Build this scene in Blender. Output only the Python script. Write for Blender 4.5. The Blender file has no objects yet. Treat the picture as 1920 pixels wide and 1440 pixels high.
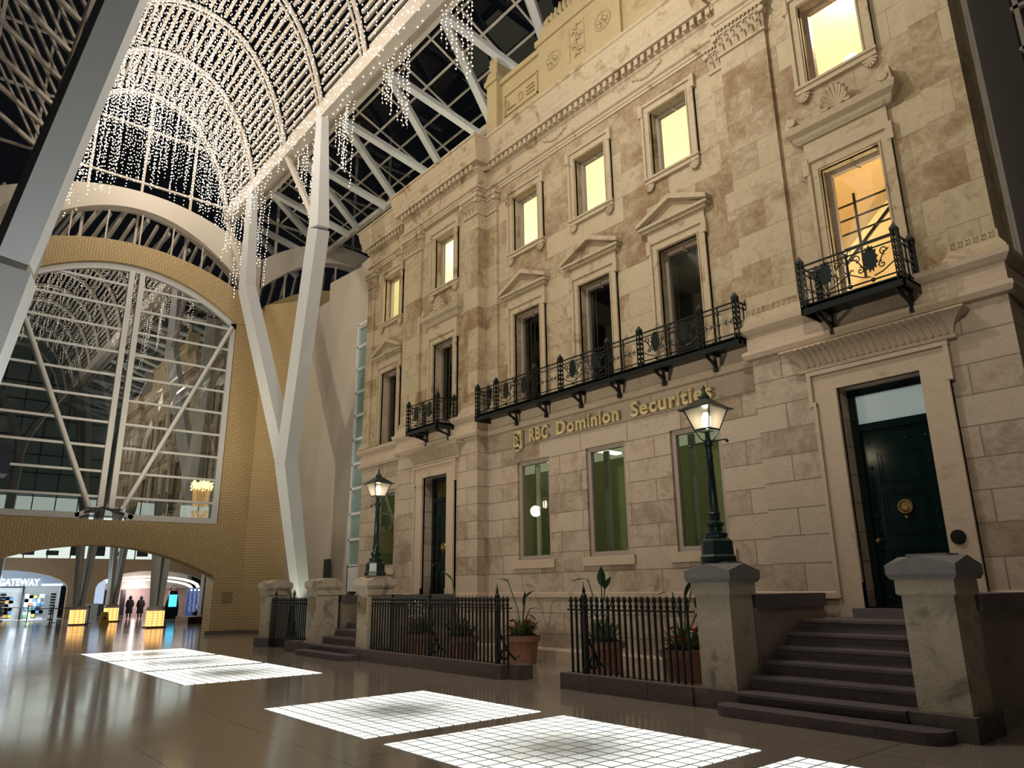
import bpy, math, random
from mathutils import Vector
random.seed(7)
PI = math.pi
S = bpy.context.scene
COL = S.collection

# ------------------------------------------------------------------ camera
cam_d = bpy.data.cameras.new('camera'); cam = bpy.data.objects.new('camera', cam_d); COL.objects.link(cam)
S.camera = cam
YAW, PIT, ROL = math.radians(-50.15), math.radians(15.65), math.radians(-0.7)
cy_, sy_, cp_, sp_, cr_, sr_ = math.cos(YAW), math.sin(YAW), math.cos(PIT), math.sin(PIT), math.cos(ROL), math.sin(ROL)
_f = Vector((cp_*sy_, cp_*cy_, sp_)); _r0 = Vector((cy_, -sy_, 0)); _u0 = _r0.cross(_f)
_r = cr_*_r0 + sr_*_u0; _u = -sr_*_r0 + cr_*_u0
from mathutils import Matrix
M = Matrix(((_r.x, _u.x, -_f.x, 0), (_r.y, _u.y, -_f.y, 0), (_r.z, _u.z, -_f.z, 1.6), (0, 0, 0, 1)))
cam.matrix_world = M
cam_d.sensor_fit = 'HORIZONTAL'; cam_d.sensor_width = 36; cam_d.lens = 36*1365/1920
cam_d.clip_start = 0.05; cam_d.clip_end = 300

# ------------------------------------------------------------------ world, exposure
w = bpy.data.worlds.new('night_sky'); S.world = w; w.use_nodes = True
w.node_tree.nodes['Background'].inputs[0].default_value = (0.10, 0.115, 0.14, 1)
w.node_tree.nodes['Background'].inputs[1].default_value = 0.035
S.view_settings.view_transform = 'Standard'; S.view_settings.look = 'None'
S.view_settings.gamma = 1; S.view_settings.use_curve_mapping = False
S.view_settings.exposure = 0.0
S.cycles.sample_clamp_indirect = 2.5
S.cycles.sample_clamp_direct = 30
S.cycles.max_bounces = 6; S.cycles.diffuse_bounces = 3; S.cycles.glossy_bounces = 3
S.cycles.transparent_max_bounces = 12
S.cycles.caustics_reflective = False; S.cycles.caustics_refractive = False

def lamp(kind, name, loc, energy, color, target=None, **k):
    d = bpy.data.lights.new(name, kind); d.energy = energy; d.color = color
    for a, b in k.items(): setattr(d, a, b)
    o = bpy.data.objects.new(name, d); COL.objects.link(o); o.location = loc
    if target is not None:
        o.rotation_euler = (Vector(target)-Vector(loc)).to_track_quat('-Z', 'Y').to_euler()
    return o
WARM = (1.0, 0.89, 0.68); SOFT = (1.0, 0.90, 0.76)
# floodlights clamped to the gallery columns wash the old stone front
FLOODS = [(-25.4, 1.25, 5.0, 1050, 'low on the left row column nearest the great window'), (-12.4, 0.75, 3.4, 1500, 'low on the column that crosses the upper left of the picture'),
          (-1.0, 1.35, 8.2, 1050, 'on the column of the left row behind the camera'), (-8.0, 2.55, 17.6, 800, 'under the left roof beam, nearer the camera'), (-19.0, 2.55, 17.6, 850, 'under the left roof beam, farther from the camera')]
for i, (fx, fy, fz, fe, fl_) in enumerate(FLOODS):
    lamp('SPOT', 'flood_lamp', (fx, fy+.45, fz), fe, WARM, (fx+(1 if fx < -15 else -2), 11.8, 10.5 if fz < 10 else 11.5), spot_size=math.radians(125), spot_blend=0.8, shadow_soft_size=0.25)
# light of the string light canopy on vault, ribs and end wall
for x in (-27.5, -22, -16.5, -9, -1):
    lamp('POINT', 'canopy_glow', (x, 5.7, 18.2), 260, (1.0, 0.87, 0.72), shadow_soft_size=0.02)
lamp('POINT', 'gallery_fill', (-8.5, 6.2, 13.5), 850, (1., .95, .9), shadow_soft_size=0.02)  # unseen fill lamp added to brighten the near column and stone front
lamp('SPOT', 'column_uplight', (-10.6, 2.3, 0.15), 950, (.95, 1., .97), (-11.9, 1.1, 9), spot_size=math.radians(75), spot_blend=0.7, shadow_soft_size=0.05)  # added out of frame to lighten the near column's dark arm
lamp('SPOT', 'column_uplight', (-24.3, 10.6, 0.12), 160, (0.95, 1.0, 0.72), (-24.9, 11.0, 6), spot_size=math.radians(60), spot_blend=0.6, shadow_soft_size=0.05)
lamp('SPOT', 'brick_fill', (-25.5, 6.0, 4.0), 560, (1.0, 0.83, 0.55), (-30.3, 6.5, 13), spot_size=math.radians(130), spot_blend=0.8, shadow_soft_size=0.2)  # fill spot without a fixture, there to brighten the brick end wall

# ------------------------------------------------------------------ mesh helpers
WL = {}
class G:
    def __init__(s): s.v = []; s.f = []; s.uv = None
    def add(s, vs, fs):
        n = len(s.v); s.v += [tuple(p) for p in vs]; s.f += [tuple(i+n for i in q) for q in fs]; return s
    def box(s, x0, x1, y0, y1, z0, z1):
        if x0 > x1: x0, x1 = x1, x0
        if y0 > y1: y0, y1 = y1, y0
        if z0 > z1: z0, z1 = z1, z0
        return s.add([(x0,y0,z0),(x1,y0,z0),(x1,y1,z0),(x0,y1,z0),(x0,y0,z1),(x1,y0,z1),(x1,y1,z1),(x0,y1,z1)],
              [(3,2,1,0),(4,5,6,7),(0,1,5,4),(1,2,6,5),(2,3,7,6),(3,0,4,7)])
    def hull(s, bot, top):            # two matching rings
        n = len(bot); fs = [tuple(range(n))[::-1], tuple(range(n, 2*n))]
        for i in range(n):
            j = (i+1) % n; fs.append((i, j, n+j, n+i))
        return s.add(list(bot)+list(top), fs)
    def taper(s, x0, x1, y0, y1, z0, X0, X1, Y0, Y1, z1):
        return s.hull([(x0,y0,z0),(x1,y0,z0),(x1,y1,z0),(x0,y1,z0)], [(X0,Y0,z1),(X1,Y0,z1),(X1,Y1,z1),(X0,Y1,z1)])
    def prism(s, pts, axis, a, b):    # polygon pts in the other two axes, extruded along axis a..b
        def P(p, t): return (t, p[0], p[1]) if axis == 0 else ((p[0], t, p[1]) if axis == 1 else (p[0], p[1], t))
        return s.hull([P(p, a) for p in pts], [P(p, b) for p in pts])
    def bar(s, p, q, w_=.05, h=None, up=(0, 0, 1)):
        h = h or w_; p = Vector(p); q = Vector(q); d = (q-p).normalized(); u = Vector(up)
        if abs(d.dot(u)) > .98: u = Vector((0, 1, 0))
        a = d.cross(u).normalized()*w_/2; b = a.cross(d).normalized()*h/2
        return s.hull([p-a-b, p+a-b, p+a+b, p-a+b], [q-a-b, q+a-b, q+a+b, q-a+b])
    def tube(s, pts, r, n=6, closed=False):
        pts = [Vector(p) for p in pts]; m = len(pts); rs = r if isinstance(r, (list, tuple)) else [r]*m
        ring = []; prev = None
        for i, p in enumerate(pts):
            d = (pts[min(i+1, m-1)]-pts[max(i-1, 0)])
            if d.length < 1e-9: d = Vector((0, 0, 1))
            d.normalize()
            u = prev if prev is not None else (Vector((0, 0, 1)) if abs(d.z) < .9 else Vector((1, 0, 0)))
            a = (u - d*u.dot(d))
            if a.length < 1e-6: a = d.orthogonal()
            a.normalize(); prev = a; b = d.cross(a)
            ring.append([p+(a*math.cos(2*PI*k/n)+b*math.sin(2*PI*k/n))*rs[i] for k in range(n)])
        vs = [v for R_ in ring for v in R_]; fs = []
        for i in range(m-1):
            for k in range(n):
                k2 = (k+1) % n; fs.append((i*n+k, i*n+k2, (i+1)*n+k2, (i+1)*n+k))
        fs.append(tuple(range(n))[::-1]); fs.append(tuple((m-1)*n+k for k in range(n)))
        return s.add(vs, fs)
    def lathe(s, prof, cx, cy, n=16, rot=0):   # prof [(r,z)]
        vs = []; fs = []; m = len(prof)
        for r, z in prof:
            for k in range(n):
                a = rot+2*PI*k/n; vs.append((cx+r*math.cos(a), cy+r*math.sin(a), z))
        for i in range(m-1):
            for k in range(n):
                k2 = (k+1) % n; fs.append((i*n+k, i*n+k2, (i+1)*n+k2, (i+1)*n+k))
        fs.append(tuple(range(n))[::-1]); fs.append(tuple((m-1)*n+k for k in range(n)))
        return s.add(vs, fs)
    def ball(s, c, r, n=8, m=5, sz=1):
        prof = [(max(1e-4, r*math.sin(PI*i/m)), c[2]-r*sz*math.cos(PI*i/m)) for i in range(m+1)]
        return s.lathe(prof, c[0], c[1], n)
    def leaf(s, base, tip, w_, bend=0.0, th=.006):
        b = Vector(base); t = Vector(tip); d = t-b; sd = d.cross(Vector((0, 0, 1)))
        if sd.length < 1e-5: sd = Vector((1, 0, 0))
        sd.normalize(); nn = sd.cross(d).normalized()
        rows = []
        for i in range(6):
            f = i/5; c = b+d*f+nn*(-bend*f*f*d.length)+nn*0
            ww = w_*math.sin(PI*min(.98, max(.04, f**.8)))/2
            rows.append((c-sd*ww+nn*ww*.25, c, c+sd*ww+nn*ww*.25))
        vs = [v for r in rows for v in r]; fs = []
        for i in range(5):
            for k in range(2):
                fs.append((i*3+k, i*3+k+1, i*3+k+4, i*3+k+3))
        return s.add(vs, fs)
    def build(s, name, mat, parent=None, label=None, cat=None, group=None, kind=None, smooth=False, free=False):
        if not s.v: return None
        xs = [p[0] for p in s.v]; ys = [p[1] for p in s.v]; zs = [p[2] for p in s.v]
        c = Vector(((min(xs)+max(xs))/2, (min(ys)+max(ys))/2, min(zs)))
        me = bpy.data.meshes.new(name); me.from_pydata([(p[0]-c.x, p[1]-c.y, p[2]-c.z) for p in s.v], [], s.f)
        if s.uv:
            l = me.uv_layers.new(name='UVMap'); i = 0
            for pl, uvs in zip(me.polygons, s.uv):
                for li, uv in zip(pl.loop_indices, uvs): l.data[li].uv = uv
        me.update()
        if not free:
            import bmesh
            bm = bmesh.new(); bm.from_mesh(me); bmesh.ops.recalc_face_normals(bm, faces=bm.faces); bm.to_mesh(me); bm.free()
        if smooth:
            me.polygons.foreach_set('use_smooth', [True]*len(me.polygons))
            try: me.set_sharp_from_angle(angle=math.radians(40))
            except Exception: pass
        me.materials.append(mat)
        o = bpy.data.objects.new(name, me); COL.objects.link(o)
        WL[o.name] = c.copy()
        if parent is not None: o.parent = parent; o.location = c-WL[parent.name]
        else: o.location = c
        tag(o, label, cat, group, kind)
        return o
def tag(o, label=None, cat=None, group=None, kind=None):
    if label: o['label'] = label
    if cat: o['category'] = cat
    if group: o['group'] = group
    if kind: o['kind'] = kind
    return o
def thing(name, loc, label, cat, group=None, kind=None):
    o = bpy.data.objects.new(name, None); COL.objects.link(o); o.location = loc; o.empty_display_size = .2
    WL[o.name] = Vector(loc); return tag(o, label, cat, group, kind)
def dup(o, off=(0, 0, 0), parent=None, label=None):
    c = o.copy(); COL.objects.link(c); off = Vector(off)
    if parent is None: c.location = o.location+off
    else: c.parent = parent
    WL[c.name] = WL[o.name]+off
    for ch in list(o.children):
        d = ch.copy(); COL.objects.link(d); d.parent = c; WL[d.name] = WL[ch.name]+off
        for g in list(ch.children):
            e = g.copy(); COL.objects.link(e); e.parent = d; WL[e.name] = WL[g.name]+off
    if label: c['label'] = label
    return c
def B(name, mat, parent, *boxes, **k):
    g = G()
    for b in boxes: g.box(*b)
    return g.build(name, mat, parent, **k)

# ------------------------------------------------------------------ materials
def nt(name):
    m = bpy.data.materials.new(name); m.use_nodes = True; t = m.node_tree; return m, t, t.nodes['Principled BSDF']
def mat(name, col, rough=.6, metal=0., spec=.5, noise=0., nscale=8., bump=0., emit=None, es=1.):
    m, t, p = nt(name); p.inputs['Base Color'].default_value = (*col, 1)
    p.inputs['Roughness'].default_value = rough; p.inputs['Metallic'].default_value = metal
    p.inputs['Specular IOR Level'].default_value = spec
    if noise or bump:
        tc = t.nodes.new('ShaderNodeNewGeometry'); n = t.nodes.new('ShaderNodeTexNoise'); n.inputs['Scale'].default_value = nscale
        n.inputs['Detail'].default_value = 5; t.links.new(tc.outputs['Position'], n.inputs['Vector'])
        if noise:
            mx = t.nodes.new('ShaderNodeMix'); mx.data_type = 'RGBA'
            mx.inputs[6].default_value = (*[c*(1-noise) for c in col], 1); mx.inputs[7].default_value = (*[min(1, c*(1+noise)) for c in col], 1)
            t.links.new(n.outputs['Fac'], mx.inputs[0]); t.links.new(mx.outputs[2], p.inputs['Base Color'])
        if bump:
            b = t.nodes.new('ShaderNodeBump'); b.inputs['Strength'].default_value = bump; b.inputs['Distance'].default_value = .02
            t.links.new(n.outputs['Fac'], b.inputs['Height']); t.links.new(b.outputs[0], p.inputs['Normal'])
    if emit:
        p.inputs['Emission Color'].default_value = (*emit, 1); p.inputs['Emission Strength'].default_value = es
    return m
def emis(name, col, st, sample=True):
    m, t, p = nt(name); p.inputs['Base Color'].default_value = (0.02, .02, .02, 1)
    p.inputs['Emission Color'].default_value = (*col, 1); p.inputs['Emission Strength'].default_value = st
    if not sample: m.cycles.emission_sampling = 'NONE'
    return m
def math_(t, op, a, b=None, c=None):
    n = t.nodes.new('ShaderNodeMath'); n.operation = op
    for i, v in enumerate((a, b, c)):
        if v is None: continue
        if isinstance(v, (int, float)): n.inputs[i].default_value = v
        else: t.links.new(v, n.inputs[i])
    return n.outputs[0]
def mixc(t, f, a, b):
    n = t.nodes.new('ShaderNodeMix'); n.data_type = 'RGBA'
    for i, v in ((0, f), (6, a), (7, b)):
        if isinstance(v, (int, float)): n.inputs[i].default_value = v
        elif isinstance(v, tuple): n.inputs[i].default_value = (*v, 1)
        else: t.links.new(v, n.inputs[i])
    return n.outputs[2]
def ramp(t, v, a, b):
    n = t.nodes.new('ShaderNodeMapRange'); n.inputs[1].default_value = a; n.inputs[2].default_value = b
    t.links.new(v, n.inputs[0]); return n.outputs[0]
def noise(t, vec, sc, det=5, rough=.55, dist=0.):
    n = t.nodes.new('ShaderNodeTexNoise'); n.inputs['Scale'].default_value = sc; n.inputs['Detail'].default_value = det
    n.inputs['Roughness'].default_value = rough; n.inputs['Distortion'].default_value = dist
    t.links.new(vec, n.inputs['Vector']); return n.outputs['Fac']
def masonry(name, c1, c2, stain, bw, bh, z0=0., joint=.012, mort=(.3, .24, .18), stain_t=.56, samt=.75, bumpd=.02, uv=False, off=.5, rough=.75, var=1., ns=.9, x0=0.):
    m, t, p = nt(name)
    if uv:
        u_ = t.nodes.new('ShaderNodeUVMap'); vec = u_.outputs[0]; pos = t.nodes.new('ShaderNodeNewGeometry').outputs['Position']
    else:
        g_ = t.nodes.new('ShaderNodeNewGeometry'); pos = g_.outputs['Position']
        sp = t.nodes.new('ShaderNodeSeparateXYZ'); t.links.new(pos, sp.inputs[0])
        cb = t.nodes.new('ShaderNodeCombineXYZ')
        t.links.new(math_(t, 'ADD', math_(t, 'ADD', sp.outputs[0], sp.outputs[1]), 200.+x0), cb.inputs[0])
        t.links.new(math_(t, 'SUBTRACT', sp.outputs[2], z0-bh*40), cb.inputs[1]); vec = cb.outputs[0]
    b = t.nodes.new('ShaderNodeTexBrick'); t.links.new(vec, b.inputs['Vector'])
    b.inputs['Scale'].default_value = 1; b.inputs['Brick Width'].default_value = bw; b.inputs['Row Height'].default_value = bh
    b.inputs['Mortar Size'].default_value = joint; b.inputs['Mortar Smooth'].default_value = .3; b.inputs['Bias'].default_value = 0
    b.inputs['Color1'].default_value = (0, 0, 0, 1); b.inputs['Color2'].default_value = (1, 1, 1, 1); b.inputs['Mortar'].default_value = (.5, .5, .5, 1)
    b.offset = off
    rnd = t.nodes.new('ShaderNodeSeparateColor'); t.links.new(b.outputs['Color'], rnd.inputs[0]); r = rnd.outputs[0]
    n1 = noise(t, pos, ns, 6, .6, .6); n2 = noise(t, pos, 14, 6, .7); n3 = noise(t, pos, 3.2, 5, .6, 1.5)
    base = mixc(t, math_(t, 'ADD', math_(t, 'MULTIPLY', r, .38*var), math_(t, 'ADD', math_(t, 'MULTIPLY', ramp(t, n2, .3, .7), .32), math_(t, 'MULTIPLY', ramp(t, n3, .3, .7), .3*var))), c1, c2)
    st = math_(t, 'ADD', math_(t, 'MULTIPLY', n1, .50), math_(t, 'ADD', math_(t, 'MULTIPLY', r, .17), math_(t, 'ADD', math_(t, 'MULTIPLY', n3, .26), math_(t, 'MULTIPLY', n2, .12))))
    sf = math_(t, 'MULTIPLY', ramp(t, st, stain_t, stain_t+.15), samt)
    c = mixc(t, sf, base, stain)
    c = mixc(t, math_(t, 'MULTIPLY', b.outputs['Fac'], .75), c, mort)
    t.links.new(c, p.inputs['Base Color']); p.inputs['Roughness'].default_value = rough; p.inputs['Specular IOR Level'].default_value = .25
    h = math_(t, 'ADD', math_(t, 'MULTIPLY', b.outputs['Fac'], -1.), math_(t, 'ADD', math_(t, 'MULTIPLY', n2, .35), math_(t, 'MULTIPLY', n3, .25)))
    bp = t.nodes.new('ShaderNodeBump'); bp.inputs['Strength'].default_value = .8; bp.inputs['Distance'].default_value = bumpd
    t.links.new(h, bp.inputs['Height']); t.links.new(bp.outputs[0], p.inputs['Normal'])
    return m
def weathered(name, c1, c2, stain, t0=.55, amt=.8, sc=1.3, rough=.8, bump=.012):
    m, t, p = nt(name); pos = t.nodes.new('ShaderNodeNewGeometry').outputs['Position']
    n1 = noise(t, pos, sc, 6, .6, .7); n2 = noise(t, pos, 11, 6, .65); n3 = noise(t, pos, 40, 3, .6)
    c = mixc(t, n2, c1, c2); c = mixc(t, math_(t, 'MULTIPLY', ramp(t, n1, t0, t0+.15), amt), c, stain)
    t.links.new(c, p.inputs['Base Color']); p.inputs['Roughness'].default_value = rough; p.inputs['Specular IOR Level'].default_value = .25
    bp = t.nodes.new('ShaderNodeBump'); bp.inputs['Strength'].default_value = .7; bp.inputs['Distance'].default_value = bump
    t.links.new(math_(t, 'ADD', n2, math_(t, 'MULTIPLY', n3, .4)), bp.inputs['Height']); t.links.new(bp.outputs[0], p.inputs['Normal'])
    return m
ST_A, ST_B, ST_S = (.53, .435, .295), (.35, .275, .175), (.20, .115, .048)
M_UP = masonry('ashlar_upper', ST_A, ST_B, ST_S, 1.35, .62, z0=6.2, joint=.006, mort=(.30, .22, .14), stain_t=.51, samt=.8, bumpd=.014)
M_LO = masonry('ashlar_lower', (.56, .455, .36), (.39, .31, .24), (.22, .14, .085), 1.45, .455, z0=1.48, joint=.011, mort=(.24, .17, .125), stain_t=.53, samt=.7, bumpd=.035)
M_TR = weathered('dressed_stone', (.56, .46, .32), (.38, .30, .20), ST_S, .55, .8, 1.9)
M_TRL = weathered('dressed_stone_lower', (.60, .48, .37), (.46, .36, .27), (.25, .15, .09), .6, .6, 1.4)
M_ATT = weathered('parapet_stone', (.52, .42, .25), (.38, .29, .15), (.26, .17, .06), .6, .5, 1.2)
M_PIER = weathered('pier_stone', (.66, .58, .46), (.42, .35, .26), (.16, .13, .11), .52, .7, 2.2, bump=.02)
M_CAP = weathered('pier_cap_stone', (.34, .32, .31), (.17, .16, .16), (.42, .39, .34), .6, .6, 3)
M_STEP = weathered('step_stone', (.185, .155, .157), (.12, .10, .104), (.085, .068, .066), .55, .6, 1.5, rough=.65)
M_CURB = weathered('curb_stone', (.19, .155, .135), (.12, .098, .088), (.27, .22, .18), .62, .5, 2.5)
M_CHEEK = masonry('cheek_masonry', (.40, .335, .27), (.23, .19, .155), (.13, .105, .09), .8, .42, z0=.25, joint=.012, mort=(.34, .29, .23), stain_t=.56, samt=.5)
BR = dict(joint=.012, mort=(.36, .23, .09), stain_t=.9, samt=0., bumpd=.012, rough=.6, var=.9)
M_BRICK = masonry('yellow_brick', (.60, .47, .27), (.49, .37, .20), (.5, .3, .12), .30, .105, **BR)
M_BRICKU = masonry('yellow_brick_arch', (.60, .47, .27), (.49, .37, .20), (.5, .3, .12), .24, .105, uv=True, **BR)
M_LIME = masonry('limestone_cladding', (.50, .44, .37), (.44, .38, .32), (.4, .34, .28), 2.6, 1.9, joint=.006, mort=(.40, .35, .29), stain_t=.9, samt=0, bumpd=.004)
M_GREYST = masonry('grey_granite_cladding', (.42, .39, .37), (.37, .35, .33), (.3, .3, .3), 1.6, .9, joint=.006, mort=(.25, .23, .22), stain_t=.9, samt=0, bumpd=.004)
M_WHITE = mat('white_painted_steel', (.66, .68, .70), .38, noise=.04)
M_WARMW = mat('cream_painted_steel', (.60, .55, .49), .45, noise=.05)
M_HOOP = mat('pale_plaster', (.60, .55, .48), .6)
M_IRON = mat('black_iron', (.012, .016, .015), .38, .3, noise=.2, nscale=30)
M_LAMP = mat('dark_green_iron', (.012, .032, .030), .3, .2)
M_DOOR = mat('dark_green_gloss_paint', (.003, .013, .012), .16, noise=.1)
M_BRASS = mat('aged_brass', (.45, .30, .12), .3, .9)
M_GOLD = mat('gold_lettering', (.78, .63, .34), .4, .1)
M_DARK = mat('sign_black', (.02, .018, .012), .5)
M_PLAQ = mat('bronze_plaque', (.42, .32, .17), .35, .5, noise=.1)
M_TERRA = mat('terracotta', (.36, .19, .13), .7, noise=.12, nscale=12)
M_SOIL = mat('soil', (.03, .02, .015), .9)
M_LEAF = mat('dark_leaf', (.025, .07, .025), .35, noise=.25, nscale=6)
M_LEAF2 = mat('variegated_leaf', (.18, .24, .10), .45, noise=.5, nscale=25)
M_RED = mat('red_poinsettia', (.42, .006, .012), .5)
M_WFLOW = mat('white_flower', (.7, .68, .6), .5)
M_WINF = mat('window_frame_paint', (.36, .29, .25), .5, noise=.06)
M_BLACKW = mat('dark_metal_frame', (.03, .03, .035), .4, .5)
M_CLOTH = mat('black_clothing', (.003, .003, .0035), .9)
M_SKIN = mat('skin', (.3, .18, .13), .6)

def floor_mat():
    m, t, p = nt('polished_terrazzo'); pos = t.nodes.new('ShaderNodeNewGeometry').outputs['Position']
    n1 = noise(t, pos, 55, 3, .8); n2 = noise(t, pos, .7, 4, .6)
    c = mixc(t, ramp(t, n1, .35, .65), (.16, .136, .113), (.43, .37, .31))
    sp = t.nodes.new('ShaderNodeSeparateXYZ'); t.links.new(pos, sp.inputs[0])
    def line(v, o, per):
        f = math_(t, 'FRACT', math_(t, 'DIVIDE', math_(t, 'ADD', v, o), per))
        return math_(t, 'LESS_THAN', math_(t, 'MINIMUM', f, math_(t, 'SUBTRACT', 1., f)), .006/per)
    L = math_(t, 'MAXIMUM', line(sp.outputs[0], 400+4.38, 1.635), line(sp.outputs[1], 400-4.36+1.34, 1.34))
    c = mixc(t, L, c, (.03, .022, .017)); t.links.new(c, p.inputs['Base Color'])
    t.links.new(math_(t, 'ADD', .05, math_(t, 'MULTIPLY', n2, .12)), p.inputs['Roughness'])
    p.inputs['Specular IOR Level'].default_value = .55
    return m
M_FLOOR = floor_mat()
def panel_mat():
    m, t, p = nt('lit_glass_blocks'); tc = t.nodes.new('ShaderNodeTexCoord'); sp = t.nodes.new('ShaderNodeSeparateXYZ')
    t.links.new(tc.outputs['Object'], sp.inputs[0]); x, y = sp.outputs[0], sp.outputs[1]
    def cell(v): return math_(t, 'FRACT', math_(t, 'ADD', math_(t, 'DIVIDE', v, .2054), 50.5))
    fx, fy = cell(x), cell(y)
    e = math_(t, 'MINIMUM', math_(t, 'MINIMUM', fx, math_(t, 'SUBTRACT', 1., fx)), math_(t, 'MINIMUM', fy, math_(t, 'SUBTRACT', 1., fy)))
    grout = math_(t, 'LESS_THAN', e, .06)
    r = math_(t, 'SQRT', math_(t, 'ADD', math_(t, 'POWER', math_(t, 'ABSOLUTE', x), 2.), math_(t, 'POWER', math_(t, 'ABSOLUTE', y), 2.)))
    dim = ramp(t, r, .25, 1.15)
    cx = math_(t, 'FLOOR', math_(t, 'ADD', math_(t, 'DIVIDE', x, .2054), 50.5)); cyy = math_(t, 'FLOOR', math_(t, 'ADD', math_(t, 'DIVIDE', y, .2054), 50.5))
    cb = t.nodes.new('ShaderNodeCombineXYZ'); t.links.new(cx, cb.inputs[0]); t.links.new(cyy, cb.inputs[1])
    wn = t.nodes.new('ShaderNodeTexWhiteNoise'); t.links.new(cb.outputs[0], wn.inputs['Vector'])
    st = math_(t, 'MULTIPLY', math_(t, 'ADD', .34, math_(t, 'MULTIPLY', dim, 1.05)), math_(t, 'ADD', .8, math_(t, 'MULTIPLY', wn.outputs['Value'], .25)))
    st = math_(t, 'MULTIPLY', st, math_(t, 'SUBTRACT', 1., math_(t, 'MULTIPLY', grout, .92)))
    p.inputs['Base Color'].default_value = (.25, .27, .25, 1); p.inputs['Roughness'].default_value = .12
    p.inputs['Emission Color'].default_value = (.97, 1., .93, 1); t.links.new(st, p.inputs['Emission Strength'])
    return m
M_PANEL = panel_mat()
def glass(name, tint=(.9, .95, .92), refl=.12, rough=.0, fres=True):
    m = bpy.data.materials.new(name); m.use_nodes = True; t = m.node_tree; t.nodes.clear()
    o = t.nodes.new('ShaderNodeOutputMaterial'); mx = t.nodes.new('ShaderNodeMixShader')
    tr = t.nodes.new('ShaderNodeBsdfTransparent'); tr.inputs[0].default_value = (*tint, 1)
    gl = t.nodes.new('ShaderNodeBsdfGlossy'); gl.inputs['Roughness'].default_value = rough
    if fres:
        lw = t.nodes.new('ShaderNodeLayerWeight'); lw.inputs[0].default_value = .35
        t.links.new(math_(t, 'ADD', refl, math_(t, 'MULTIPLY', lw.outputs['Fresnel'], .55)), mx.inputs[0])
    else: mx.inputs[0].default_value = refl
    t.links.new(tr.outputs[0], mx.inputs[1]); t.links.new(gl.outputs[0], mx.inputs[2]); t.links.new(mx.outputs[0], o.inputs[0])
    return m
def seeded_glass():
    m = bpy.data.materials.new('seeded_lantern_glass'); m.use_nodes = True; t = m.node_tree; t.nodes.clear()
    o = t.nodes.new('ShaderNodeOutputMaterial'); mx = t.nodes.new('ShaderNodeMixShader'); mx.inputs[0].default_value = .30
    tr = t.nodes.new('ShaderNodeBsdfTransparent'); tl = t.nodes.new('ShaderNodeBsdfTranslucent'); tl.inputs[0].default_value = (1, .93, .8, 1)
    t.links.new(tr.outputs[0], mx.inputs[1]); t.links.new(tl.outputs[0], mx.inputs[2]); t.links.new(mx.outputs[0], o.inputs[0]); return m
M_GLASS = glass('window_glass', (.86, .9, .84), .10)
M_GLASSBIG = glass('great_window_glass', (.62, .66, .64), .40)
M_GLASSROOF = glass('roof_glass', (.55, .6, .62), .03, fres=False)
M_FROST = mat('frosted_glass', (.42, .50, .50), .5, emit=(.50, .62, .62), es=.22)
M_TEAL = mat('teal_spandrel_glass', (.22, .32, .30), .12)
M_DKGL = mat('dark_glass', (.02, .03, .028), .06)
M_LANT = seeded_glass()
M_GLOWW = emis('lamp_mantle', (1., .84, .6), 14)
M_BULB = emis('string_light_bulb', (1., .86, .68), 3.0, sample=False)
M_WIRE = mat('string_light_wire', (.25, .22, .18), .6)
M_AMBER = None
def amber_mat():
    m, t, p = nt('amber_lit_glass_blocks'); tc = t.nodes.new('ShaderNodeTexCoord'); sp = t.nodes.new('ShaderNodeSeparateXYZ')
    t.links.new(tc.outputs['Object'], sp.inputs[0])
    u = math_(t, 'ADD', sp.outputs[0], math_(t, 'ADD', sp.outputs[1], 40.)); v = sp.outputs[2]
    fu = math_(t, 'FRACT', math_(t, 'DIVIDE', u, .21)); fv = math_(t, 'FRACT', math_(t, 'DIVIDE', v, .115))
    g_ = math_(t, 'MAXIMUM', math_(t, 'LESS_THAN', fu, .12), math_(t, 'LESS_THAN', fv, .14))
    p.inputs['Base Color'].default_value = (.3, .15, .05, 1); p.inputs['Emission Color'].default_value = (1., .52, .16, 1)
    t.links.new(math_(t, 'MULTIPLY', 1.9, math_(t, 'SUBTRACT', 1., math_(t, 'MULTIPLY', g_, .75))), p.inputs['Emission Strength'])
    return m
M_AMBER = amber_mat()

# ------------------------------------------------------------------ floor
B('floor', M_FLOOR, None, (-75, 16, -9, 24, -.3, 0), kind='structure')

# ------------------------------------------------------------------ old stone bank front
YC, YP, YU = 12.0, 11.62, 11.70
bank = thing('bank_building', (-11.2, 12.0, 0), 'old sandstone bank front with stained ashlar, pediments and green doors, built into the glass galleria', 'building')

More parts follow.
